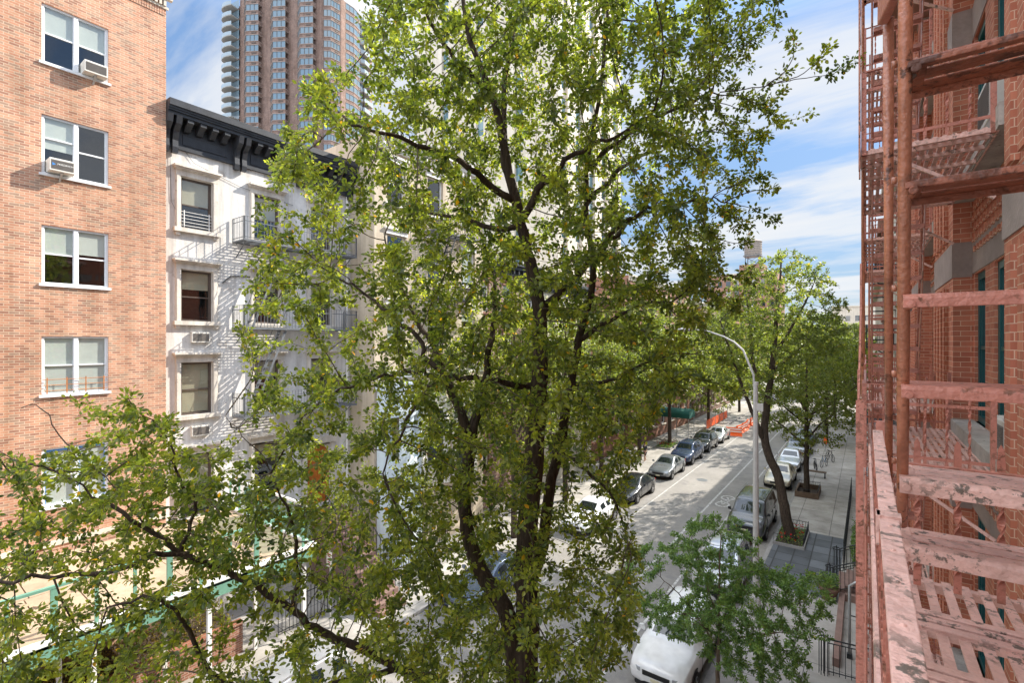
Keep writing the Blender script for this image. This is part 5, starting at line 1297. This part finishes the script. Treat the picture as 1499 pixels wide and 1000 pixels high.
def person(label, x, y, rz, top, stride=.22, swing=.15):
    t = thing('person', label, 'person', (0,0,0))
    V = [(0,0,.95),(0,0,1.12),(0,.01,1.32),(0,.0,1.46),(0,-.01,1.54),(0,-.02,1.64),(0,-.03,1.73)]; Rr = [(.16,.115),(.145,.10),(.17,.115),(.09,.08),(.055,.055),(.085,.10),(.07,.08)]
    E = [(i,i+1) for i in range(6)]
    for s_ in (-1,1):
        k = len(V); V += [(s_*.17,.01,1.40),(s_*.22,.02-s_*swing*.3,1.14),(s_*.23,-.06-s_*swing,.92),(s_*.23,-.09-s_*swing*1.2,.82)]; Rr += [.062,.046,.036,.03]; E += [(3,k),(k,k+1),(k+1,k+2),(k+2,k+3)]
        for f_ in range(5):
            j = len(V); V.append((s_*.23+(f_-2)*.012, -.10-s_*swing*1.2-(.03 if f_==0 else 0), .75+abs(f_-2)*.012)); Rr.append(.009); E.append((k+3,j))
        k = len(V); V += [(s_*.095,0,.86),(s_*.10,-s_*stride*.6-.03,.50),(s_*.10,-s_*stride+.03,.10),(s_*.105,-s_*stride-.13,.045)]; Rr += [.10,.062,.042,.038]; E += [(0,k),(k,k+1),(k+1,k+2),(k+2,k+3)]
    skinned('body', V, E, Rr, M['skin'], t)
    V2 = [(0,0,1.0),(0,0,1.14),(0,.01,1.32),(0,0,1.45)]; E2 = [(0,1),(1,2),(2,3)]; R2 = [(.18,.135),(.165,.12),(.19,.135),(.10,.09)]
    for s_ in (-1,1): k = len(V2); V2 += [(s_*.17,.01,1.41),(s_*.22,.02-s_*swing*.3,1.18)]; E2 += [(3,k),(k,k+1)]; R2 += [.075,.062]
    skinned('shirt', V2, E2, R2, top, t)
    V3 = [(0,0,.98)]; E3 = []; R3 = [(.175,.13)]
    for s_ in (-1,1): k = len(V3); V3 += [(s_*.095,0,.86),(s_*.10,-s_*stride*.5,.56)]; E3 += [(0,k),(k,k+1)]; R3 += [.115,.09]
    skinned('shorts', V3, E3, R3, M['shorts'], t)
    h = MB(); h.lathe([(.0,1.80),(.06,1.79),(.095,1.74),(.10,1.69),(.085,1.64),(.0,1.66)], (0,.012,0), 'z', 14); h.build('hair', M['hair'], t, smooth=True)
    fc = MB()
    for s_ in (-.032,.032): fc.lathe([(0,-.006),(.011,-.003),(.011,.002),(0,.004)], (s_,-.118,1.675), 'y', 8)
    fc.prism([(-.012,1.63),(.012,1.63),(0,1.66)], 'y', -.135, -.10); fc.box(-.022,.022,-.112,-.10,1.598,1.606); fc.build('face', M['hair'], t)
    for s_ in (-1,1):
        sh = MB(); sh.prism([(s_*.105-.045,-s_*stride+.10),(s_*.105+.045,-s_*stride+.10),(s_*.105+.05,-s_*stride-.1),(s_*.105,-s_*stride-.19),(s_*.105-.05,-s_*stride-.1)], 'z', 0, .085); sh.build('shoe', M['white_paint'], t)
    t.location = (x,y,.14); t.rotation_euler = (0,0,rz); return t
person('person in light blue top and dark shorts walking on the sunny pavement', -16.7, 39.7, R(10), M['shirt'])
person('person in dark top with bare legs walking farther back on the sunny pavement', -15.9, 41.8, R(-20), M['shirt2'])
# ------------------------------------------------------------------ trees
def resample(pts, step):
    out = [np.array(pts[0], float)]
    for a, b in zip(pts[:-1], pts[1:]):
        a, b = np.array(a, float), np.array(b, float); n = max(1, int(np.linalg.norm(b-a)/step))
        for k in range(1, n+1): out.append(a+(b-a)*k/n)
    return out
class Tree:
    def __init__(s): s.P = []; s.par = []; s.rmin = []; s.tip = []; s.noleaf = []
    def limb(s, pts, r0, r1, step=.15, root=None, wob=.02, leafy=True, sprig=False):
        """adds a smooth tapered limb; starts from the existing node nearest to its first point"""
        pts = [np.array(p, float) for p in pts]
        sm = []
        for i in range(len(pts)-1):     # Catmull-Rom
            p0, p1, p2, p3 = pts[max(i-1,0)], pts[i], pts[i+1], pts[min(i+2,len(pts)-1)]
            for t in np.linspace(0,1,5)[:-1]: sm.append(.5*((2*p1)+(-p0+p2)*t+(2*p0-5*p1+4*p2-p3)*t*t+(-p0+3*p1-3*p2+p3)*t**3))
        sm.append(pts[-1]); q = resample(sm, step); n = len(q)
        prev = -1
        if s.P and root is None: prev = int(np.argmin(np.linalg.norm(np.array(s.P)-q[0], axis=1)))
        for k, p in enumerate(q):
            if k == 0 and prev >= 0: continue
            s.P.append(p+RNG.normal(size=3)*wob*(0 if k == 0 else 1)); s.par.append(prev); f = k/max(1,n-1); s.rmin.append(r0+(r1-r0)*f); s.noleaf.append(sprig and f < .72); prev = len(s.P)-1
        return prev
    def grow(s, att, D, di, dk, iters=120, trop=.05, jit=.12, gate=None):
        att = np.array(att); P = np.array(s.P); A = len(att)
        near = np.zeros(A, int); dist = np.full(A, 1e9)
        def upd(new, off):
            for c in range(0, len(new), 160):
                d = np.linalg.norm(att[:,None,:]-new[None,c:c+160,:], axis=2); j = d.argmin(1); dm = d[np.arange(len(att)), j]
                m_ = dm < dist; dist[m_] = dm[m_]; near[m_] = off+c+j[m_]
        src = P.copy()
        if gate is not None: src[~np.array(gate)] += 1e4
        upd(src, 0); cnt = {}
        for it in range(iters):
            keep = dist > dk; att = att[keep]; near = near[keep]; dist = dist[keep]
            if len(att) == 0: break
            act = dist < di
            if not act.any(): break
            V = att[act]-np.array(s.P)[near[act]]; V /= np.linalg.norm(V, axis=1, keepdims=True)+1e-9
            ids, inv = np.unique(near[act], return_inverse=True); acc = np.zeros((len(ids),3)); np.add.at(acc, inv, V)
            acc += RNG.normal(size=acc.shape)*jit; acc[:,2] += trop; acc /= np.linalg.norm(acc, axis=1, keepdims=True)+1e-9
            new = []
            for i, a in zip(ids, acc):
                if cnt.get(i,0) >= 4: continue
                cnt[i] = cnt.get(i,0)+1; new.append(s.P[i]+a*D); s.par.append(int(i)); s.rmin.append(0); s.noleaf.append(False)
            if not new: break
            off = len(s.P); s.P += new; upd(np.array(new), off)
    def radii(s, r0=.0035, e=2.35):
        n = len(s.P); a = np.full(n, 0.0); ch = [[] for _ in range(n)]
        for i, p in enumerate(s.par):
            if p >= 0: ch[p].append(i)
        order = range(n-1, -1, -1)
        for i in order:
            if not ch[i]: a[i] = r0**e
            if s.par[i] >= 0: a[s.par[i]] += a[i]
        r = a**(1/e); r = np.minimum(r, .22)
        rm = np.array(s.rmin); s.r = np.where(rm > 0, rm, r); s.ch = ch
        depth = np.zeros(n)
        for i in order: depth[i] = 0 if not ch[i] else 1+max(depth[c] for c in ch[i])
        s.hgt = depth
        return s
    def wood(s, name, m_, parent, twig=None, thr=.012):
        mb = MB(); tw_ = MB(); org = np.array(ORI[parent.name]) if parent else 0
        starts = [i for i, p in enumerate(s.par) if p < 0]
        stack = [(i, None) for i in starts]
        while stack:
            i, p = stack.pop(); chain = [] if p is None else [p]
            while True:
                chain.append(i); c = s.ch[i]
                if not c: break
                m0 = max(c, key=lambda k: (s.r[k], s.hgt[k])); 
                for k in c:
                    if k != m0: stack.append((k, i))
                i = m0
            if len(chain) < 2: continue
            rs = [float(s.r[k]) for k in chain]
            if p is not None: rs[0] = min(rs[0], rs[1]*1.15)
            mx_ = max(rs); ns = 10 if mx_ > .08 else 7 if mx_ > .03 else 5 if mx_ > .012 else 3
            (tw_ if twig and mx_ < thr else mb).tube([Vector(s.P[k]) for k in chain], rs, ns, cap=mx_ > .03)
        if twig: tw_.build('twigs', twig, parent, smooth=True, fix=False)
        return mb.build(name, m_, parent, smooth=True, fix=False)
    def leaves(s, name, m_, parent, per, L, W, maxh=5, rthr=.02, up=.8, spread=.05, droop=-.2, rnd=None, keepf=None):
        P = np.array(s.P); par = np.array(s.par); sel = np.where((s.hgt <= maxh) & (s.r < rthr) & ~np.array(s.noleaf) & (par >= 0))[0]
        if keepf is not None: sel = sel[keepf(P[sel])]
        n_ = RNG.poisson(per, len(sel)); idx = np.repeat(sel, n_); n = len(idx)
        d = P[idx]-P[par[idx]]; ln = np.linalg.norm(d, axis=1, keepdims=True)+1e-9
        pos = P[idx]-d*RNG.random((n,1)); d /= ln
        D = d*.6+RNG.normal(size=(n,3))*.75; D[:,2] += droop; D /= np.linalg.norm(D, axis=1, keepdims=True)
        pos = pos + D*spread*RNG.random((n,1))
        # neighbouring leaves share a shade: light and dark clumps
        cl = RNG.random(len(P)//7+1)[idx//7]
        r = np.clip(.5*cl+.5*RNG.random(n), 0, .95) if rnd is None else rnd(n, pos)
        yl = RNG.random(n) > .9945; r[yl] = RNG.uniform(.97, 1, yl.sum())
        sz = RNG.uniform(.62, 1.25, n)
        return leaf_mesh(name, pos-np.array(ORI[parent.name]), D, L*sz, W*sz, m_, parent, up, r)
def tree_thing(name, label, base, group=None):
    return thing(name, label, 'tree', tuple(base), group)
def poly_sample(poly, n):
    poly = np.array(poly, float); lo, hi = poly.min(0), poly.max(0); out = []
    while len(out) < n:
        q = lo+RNG.random((4*n,2))*(hi-lo); ins = np.zeros(len(q), bool); j = len(poly)-1
        for i in range(len(poly)):
            a, b = poly[i], poly[j]; c = ((a[1] > q[:,1]) != (b[1] > q[:,1])) & (q[:,0] < (b[0]-a[0])*(q[:,1]-a[1])/(b[1]-a[1]+1e-12)+a[0]); ins ^= c; j = i
        out += list(q[ins])
    return out[:n]
A = lambda *p: [np.array(at(*q)) for q in p]
# --- the big tree in front of the window
base = np.array([-3.4, 4.95, .14])
BT = tree_thing('street_tree', 'big multi-stemmed street tree with yellow green leaves filling the view', base)
t = Tree()
fork = np.array(at(762, 1075, 6.05))
t.limb([base, base+np.array([.02,.0,2.5]), fork*.35+base*.65+np.array([0,0,2.2]), fork], .27, .22, root=True, wob=.006)
t.limb([fork]+A((768,1000,6.0),(773,900,6.0),(770,830,6.0),(779,700,6.0),(787,600,6.0),(791,540,5.98),(791,470,5.95),(780,400,5.9),(764,330,5.85),(745,255,5.8),(724,150,5.8),(690,60,5.75),(668,-60,5.7)), .175, .02, wob=.008)
t.limb(A((791,470,5.95),(806,440,6.1),(850,395,6.4),(905,338,6.7),(960,300,7.0)), .075, .015)
t.limb(A((764,330,5.85),(790,275,5.7),(805,256,5.7),(852,216,5.6),(900,200,5.5),(960,160,5.3)), .05, .012)
t.limb(A((745,255,5.8),(735,190,6.1),(742,100,6.3),(760,10,6.5),(765,-80,6.6)), .05, .012)
t.limb(A((740,290,5.82),(700,255,5.6),(648,224,5.4),(600,205,5.2),(555,190,5.0),(500,180,4.9)), .045, .010)
t.limb(A((758,340,5.87),(696,328,6.2),(640,312,6.5),(590,330,6.8)), .04, .010)
t.limb(A((716,140,5.8),(670,90,5.5),(630,30,5.3),(600,-50,5.2)), .035, .010)
t.limb(A((780,565,5.98),(760,566,5.95),(720,556,5.7),(690,553,5.6),(650,553,5.5),(608,545,5.4),(560,548,5.3),(500,575,5.2),(450,610,5.1)), .045, .010, wob=.02)
t.limb(A((650,553,5.5),(625,520,5.55),(600,485,5.6),(560,450,5.7),(520,420,5.8),(470,390,5.8)), .035, .010)
t.limb(A((640,553,5.45),(612,590,5.3),(585,640,5.1),(560,690,5.0)), .028, .008)
t.limb([fork]+A((752,960,6.0),(738,890,6.0),(705,838,6.15),(684,775,6.25),(683,715,6.3),(690,640,6.35)), .12, .075, wob=.008)
t.limb(A((690,640,6.35),(672,600,6.4),(655,560,6.5),(640,520,6.6),(612,470,6.7),(588,420,6.9),(560,350,7.0)), .075, .012)
t.limb(A((690,640,6.35),(704,590,6.5),(714,530,6.6),(722,460,6.7),(722,400,6.8),(700,330,7.0)), .07, .012)
t.limb(A((770,860,6.0),(790,820,6.2),(808,700,6.4),(822,640,6.5),(836,560,6.6),(848,500,6.65),(865,430,6.7),(868,380,6.7),(858,300,6.7),(862,230,6.6),(880,120,6.5),(890,0,6.5),(900,-80,6.5)), .085, .014, wob=.008)
t.limb(A((848,500,6.65),(890,470,6.3),(930,450,6.0),(980,440,5.8)), .04, .010)
t.limb(A((836,560,6.6),(880,560,6.4),(930,540,6.2),(985,520,6.0)), .035, .009)
t.limb(A((815,660,6.45),(850,680,6.1),(890,720,5.8),(925,800,5.6)), .03, .008)
t.limb(A((862,250,6.65),(882,228,6.4),(922,192,6.2),(985,160,6.0),(1050,136,5.8)), .045, .010)
t.limb(A((858,300,6.7),(900,255,6.9),(942,228,7.1),(990,205,7.1),(1040,190,7.0)), .04, .010)
t.limb(A((868,380,6.7),(910,330,6.4),(950,305,6.2),(1000,300,6.1),(1042,288,6.0)), .04, .010)
t.limb([fork]+A((690,1032,5.9),(640,1010,5.8),(584,978,5.7),(520,945,5.6),(472,926,5.5),(430,893,5.4),(357,848,5.2),(300,822,5.1),(266,810,5.0),(213,772,4.9),(150,735,4.8)), .064, .018, wob=.012)
for sg in (A((213,772,4.9),(150,700,4.7),(100,650,4.7),(60,598,4.7),(28,598,4.7)), A((250,640,4.8),(215,610,4.8),(186,580,4.8)), A((150,735,4.8),(80,690,4.7),(20,672,4.7),(-20,650,4.7)), A((405,700,5.2),(370,650,5.2),(330,612,5.2))): t.limb(sg, .010, .004, wob=.015, step=.11)
t.limb(A((300,822,5.1),(240,812,4.9),(180,833,4.8),(80,845,4.7),(0,852,4.6),(-60,870,4.6)), .03, .012)
t.limb(A((584,978,5.7),(450,1010,5.3),(325,1000,5.0),(266,906,4.8),(225,878,4.7),(160,890,4.6)), .035, .010)
t.limb(A((430,893,5.4),(440,830,5.3),(425,760,5.2),(405,700,5.2)), .03, .008)
t.limb(A((266,810,5.0),(285,745,4.9),(262,690,4.8),(250,640,4.8)), .022, .008)
main_n = len(t.P)
sprigs = [A((1050,136,5.8),(1085,130,5.7),(1122,124,5.6),(1180,113,5.5),(1218,108,5.4),(1252,84,5.3)), A((1122,124,5.6),(1146,108,5.6),(1163,80,5.6),(1158,48,5.6)), A((1122,124,5.6),(1150,118,5.6),(1185,100,5.6),(1215,66,5.5)),
  A((1040,190,7.0),(1085,200,6.9),(1130,182,6.8),(1190,168,6.7)), A((1042,288,6.0),(1060,296,6.0),(1085,300,6.0),(1110,310,6.0),(1140,322,6.0)), A((1060,296,6.0),(1085,285,6.0),(1105,280,6.0),(1135,276,6.0)),
  A((1042,288,6.0),(1070,272,6.0),(1100,262,6.0),(1122,256,6.0)), A((985,160,6.0),(1030,110,6.2),(1070,80,6.3),(1108,55,6.4),(1122,30,6.4)), A((1000,300,6.1),(1040,340,6.2),(1075,356,6.2),(1095,352,6.2)), A((985,160,6.0),(1050,150,6.1),(1090,160,6.1),(1130,145,6.1))]
for sp in sprigs: t.limb(sp, .009, .003, step=.10, wob=.006, sprig=True)
R1 = [(540,-160),(990,-160),(1095,30),(1050,110),(1062,200),(1040,290),(1060,380),(1045,470),(995,570),(940,660),(918,760),(955,830),(930,960),(760,1000),(620,985),(540,950),(470,900),(440,760),(372,620),(330,480),(362,400),(392,250),(430,110),(520,70)]
att = []
for px, py in poly_sample(R1, 8600):
    if px < 560 and py < 640 and RNG.random() > .40: continue
    if py > 650 and RNG.random() > .88: continue
    if px > 850 and py > 640 and RNG.random() > .6: continue
    cxp, w_ = 730, 340
    e = max(.18, 1-((px-cxp)/420)**2-((py-420)/900)**2)**.5
    d = 6.0+RNG.uniform(-1, 1)*2.3*e
    if d < 4.4: d = 4.4+RNG.random()*.5
    att.append(np.array(at(px, py, d)))
R2 = [(-60,700),(0,650),(40,690),(90,640),(130,660),(165,590),(195,585),(225,640),(260,600),(300,660),(330,620),(370,700),(450,760),(520,880),(620,960),(760,1010),(880,960),(900,1060),(-60,1060),(-80,860)]
for px, py in poly_sample(R2, 3000):
    if py > 850 and px < 480 and RNG.random() > .5: continue
    att.append(np.array(at(px, py, 5.0+RNG.uniform(-.7,.9))))
for cx_, cy_, d_, r_ in ((1080,70,6.2,.3),(1095,40,6.2,.25),(1075,150,6.0,.3),(1070,205,6.8,.28),(1062,250,6.5,.3),(1062,305,6.2,.25),(1035,350,6.4,.3),(1030,410,6.3,.3),(1030,450,6.2,.35),(1020,520,6.2,.35),(1100,165,6.3,.25),(1085,235,6.5,.22),(1045,20,6.4,.35),(1060,-40,6.3,.4)):
    q = RNG.normal(size=(46,3))*r_*.7; att += list(q+np.array(at(cx_, cy_, d_)))
att = np.array(att)
for _ in range(46):
    c = att[RNG.integers(len(att))]; att = att[np.linalg.norm(att-c, axis=1) > RNG.uniform(.25,.55)]
t.grow(att, .11, 1.4, .145, 170, .03, .16, gate=np.arange(len(t.P)) < main_n)
t.radii(.0032, 2.3)
t.wood('trunk', M['bark'], BT, M['twig'])
t.leaves('crown', M['leaf'], BT, 20, .055, .034, 6, .016, spread=.09)
print('MAIN TREE nodes', len(t.P))

def auto_tree(tt, base, limbs, ell, natt, step, kd, leafm, per, L, W, maxh=5, r0=.006, bark='bark', di=2.0, trop=.08, rthr=.03, holes=0, wob=.015, up=.8, droop=-.2):
    """limbs: list of (points, r0, r1); ell: list of (centre, radii, weight) in world space"""
    t = Tree()
    for k, (pts, a, b) in enumerate(limbs): t.limb(pts, a, b, step=step*1.2, root=True if k == 0 else None, wob=wob)
    att = []; tw = sum(e[2] for e in ell)
    for c, r, w_ in ell:
        n = int(natt*w_/tw); q = RNG.normal(size=(n,3)); q /= np.linalg.norm(q, axis=1, keepdims=True); q *= (RNG.random((n,1))**.42); q = q*np.array(r)+np.array(c)
        att += list(q)
    # ragged outline: drop whole patches of attractors
    att = np.array(att)
    for _ in range(holes):
        c = att[RNG.integers(len(att))]; att = att[np.linalg.norm(att-c, axis=1) > RNG.uniform(.5,.95)]
    t.grow(att, step, di, kd, 140, trop, .2); t.radii(r0, 2.3)
    t.wood('trunk', M[bark], tt); t.leaves('crown', leafm, tt, per, L, W, maxh, rthr, spread=L*.8, up=up, droop=droop)
    return t
V3 = lambda *a: np.array(a, float)
# small locust in front of the white car
b = V3(-3.4,14.6,.14); T2 = tree_thing('young_tree', 'young locust tree with fine dark green leaflets beside the nearest white car', b)
c = V3(-3.4,14.6,0)
auto_tree(T2, b, [([b, b+V3(0,0,1.5), b+V3(.02,.05,2.6), b+V3(0,.1,3.6), b+V3(.05,.1,5.2)], .075, .012),
   ([b+V3(0,0,1.9), b+V3(-.9,.2,2.9), b+V3(-1.9,.1,3.6)], .03, .008), ([b+V3(0,0,2.1), b+V3(.9,-.2,2.8), b+V3(2.0,-.2,3.3)], .03, .008), ([b+V3(0,.03,2.4), b+V3(.2,.9,3.3), b+V3(.6,1.9,4.1)], .03, .008), ([b+V3(0,.03,2.3), b+V3(-.2,-.9,3.0), b+V3(-.5,-1.7,3.6)], .03, .008), ([b+V3(0,.05,2.7), b+V3(-.6,.6,3.9), b+V3(-1.2,1.2,4.8)], .025, .008)],
   [(c+V3(0,.1,3.7), (2.8,2.5,.9), 1), (c+V3(-.1,.2,4.9), (1.3,1.3,1.0), .35), (c+V3(-2.0,.3,4.0),(.9,.9,.6),.15), (c+V3(1.9,.4,4.3),(1.0,.9,.5),.15), (c+V3(.9,-.3,2.6),(1.6,1.4,.8),.35), (c+V3(-1.1,0,2.9),(1.3,1.3,.7),.25)], 2600, .13, .17, M['leaf_dark'], 26, .075, .033, 8, .0032, 'bark_light', 1.3, .03, .02, holes=4)
# leaning street tree by the dark van
b = V3(-3.22,30.1,.14); T3 = tree_thing('street_tree', 'tall leaning street tree growing out of the red flower pit on the shaded side', b)
J = np.array(at(1121,650,26.5)); K = np.array(at(1112,600,26.5)); K2 = np.array(at(1128,560,26.7))
auto_tree(T3, b, [([b, np.array(at(1152,760,26.2)), np.array(at(1140,700,26.3)), J, np.array(at(1122,600,26.5)), K2, np.array(at(1135,500,26.7)), np.array(at(1140,430,26.8)), np.array(at(1145,380,27))], .30, .04),
   ([J, np.array(at(1108,620,26.3)), np.array(at(1092,580,26)), np.array(at(1075,530,25.6)), np.array(at(1055,470,25))], .13, .03), ([K2, np.array(at(1105,540,27.2)), np.array(at(1098,470,27.6)), np.array(at(1090,410,28))], .11, .03), ([np.array(at(1135,520,26.7)), np.array(at(1165,470,26.2)), np.array(at(1190,420,25.8))], .10, .03), ([np.array(at(1130,545,26.7)), np.array(at(1160,520,28)), np.array(at(1195,490,29))], .09, .03)],
   [(np.array(at(1125,470,26.8)), (3.3,3.6,3.4), 1), (np.array(at(1150,405,26.8)),(2.2,2.4,1.5),.35), (np.array(at(1075,490,26)),(1.8,2.0,2.2),.3), (np.array(at(1190,470,27)),(2.0,2.2,2.6),.4), (np.array(at(1110,560,26.6)),(3.0,3.0,1.1),.15)], 3600, .24, .30, M['leaf_far'], 11, .13, .082, 6, .006, 'bark', 2.4, .05, .03, holes=14)
# smaller tree in the timber guard, and the farther right-hand trees
def std_tree(name, label, x, y, H, r, zc, m_=None, n=1100, lean=(0,0), bark='bark', per=3.6, L=.16, group=None, step=.30):
    b = V3(x,y,.14); tt = tree_thing(name, label, b, group); l = V3(lean[0],lean[1],0)
    lm = [([b, b+V3(0,0,2.2)+l*.2, b+V3(0,0,zc*.55)+l*.5, b+V3(0,0,zc)+l, b+V3(0,0,H-1.2)+l*1.2], .20, .03)]
    for k in range(6):
        a = k*2.4+x; q = b+V3(0,0,zc*(.42+.07*k))+l*.45; lm.append(([q, q+V3(math.cos(a)*r*.4, math.sin(a)*r*.4, zc*.18), q+V3(math.cos(a)*r*.8, math.sin(a)*r*.8, zc*.30+.1*k)], .08, .02))
    el = [(b+l+V3(0,0,zc), (r,r,(H-zc)), 1)]
    for k in range(4):
        a = k*1.7+y; el.append((b+l+V3(math.cos(a)*r*.55, math.sin(a)*r*.55, zc+(-.25+.22*k)*(H-zc)), (r*.62,r*.62,(H-zc)*.55), .3))
    auto_tree(tt, b, lm, el, int(n*1.6), step, .40, m_ or M['leaf_far'], per*2.6, L, L*.62, 5, .007, bark, 2.6, .05, .03, holes=8)
    return tt
gR, gL = 'street trees along the shaded pavement', 'street trees along the sunny pavement'
std_tree('street_tree', 'slimmer street tree growing in the low timber guard on the shaded side', -3.41, 40.1, 12.5, 4.1, 7.6, None, 1900, per=4.6, group=gR, L=.15)
std_tree('street_tree', 'far shaded side street tree standing by the parked bicycles', -3.4, 61.2, 13.5, 4.8, 7.6, n=1500, group=gR, L=.19)
std_tree('street_tree', 'shaded side street tree beyond the bicycles, overlapping the far block', -3.3, 76, 13.5, 5.2, 7.6, n=1200, group=gR, L=.22)
std_tree('street_tree', 'farthest street tree on the shaded pavement', -2.6, 93, 14, 5.6, 8.0, n=1100, group=gR, L=.26)
std_tree('street_tree', 'sunny side street tree in front of the beige house, behind the big tree', -15.6, 21.5, 14.5, 4.0, 9.0, M['leaf'], 1400, group=gL, L=.13)
std_tree('street_tree', 'sunny side street tree in front of the red brick rowhouse', -16.4, 28.5, 14.0, 4.0, 8.8, n=1200, group=gL, L=.15)
std_tree('street_tree', 'sunny side street tree in front of the brownstone rowhouse', -16.6, 42.3, 14.5, 4.2, 9.0, n=1200, group=gL, L=.17)
std_tree('street_tree', 'sunny side street tree in the leafy pit by the black sedan', -17.0, 35.3, 15.0, 4.2, 9.2, n=1200, group=gL, L=.17)
std_tree('street_tree', 'sunny side street tree standing before the green awning', -16.2, 49.4, 15.8, 5.0, 10, n=1700, group=gL, L=.2)
std_tree('street_tree', 'sunny side street tree just past the green awning', -16.0, 63.7, 16, 6.0, 8.8, n=1600, group=gL, L=.24)
std_tree('street_tree', 'farthest street tree on the sunny side beyond the orange fence', -15.6, 80, 15, 6.4, 8.8, n=1500, group=gL, L=.28)
std_tree('street_tree', 'street tree closing the end of the road', -9, 118, 17, 8.5, 8.8, n=1700, L=.34, step=.4)
# planter tree with orange autumn leaves on the roof behind the cornice
q = at(508, 205, 60)
b = V3(q.x, q.y, 31.0)
M['leaf_autumn'] = leafmat('autumn_leaves', [(0,(.30,.12,.04)),(.5,(.45,.22,.08)),(1,(.5,.35,.15))], .4)
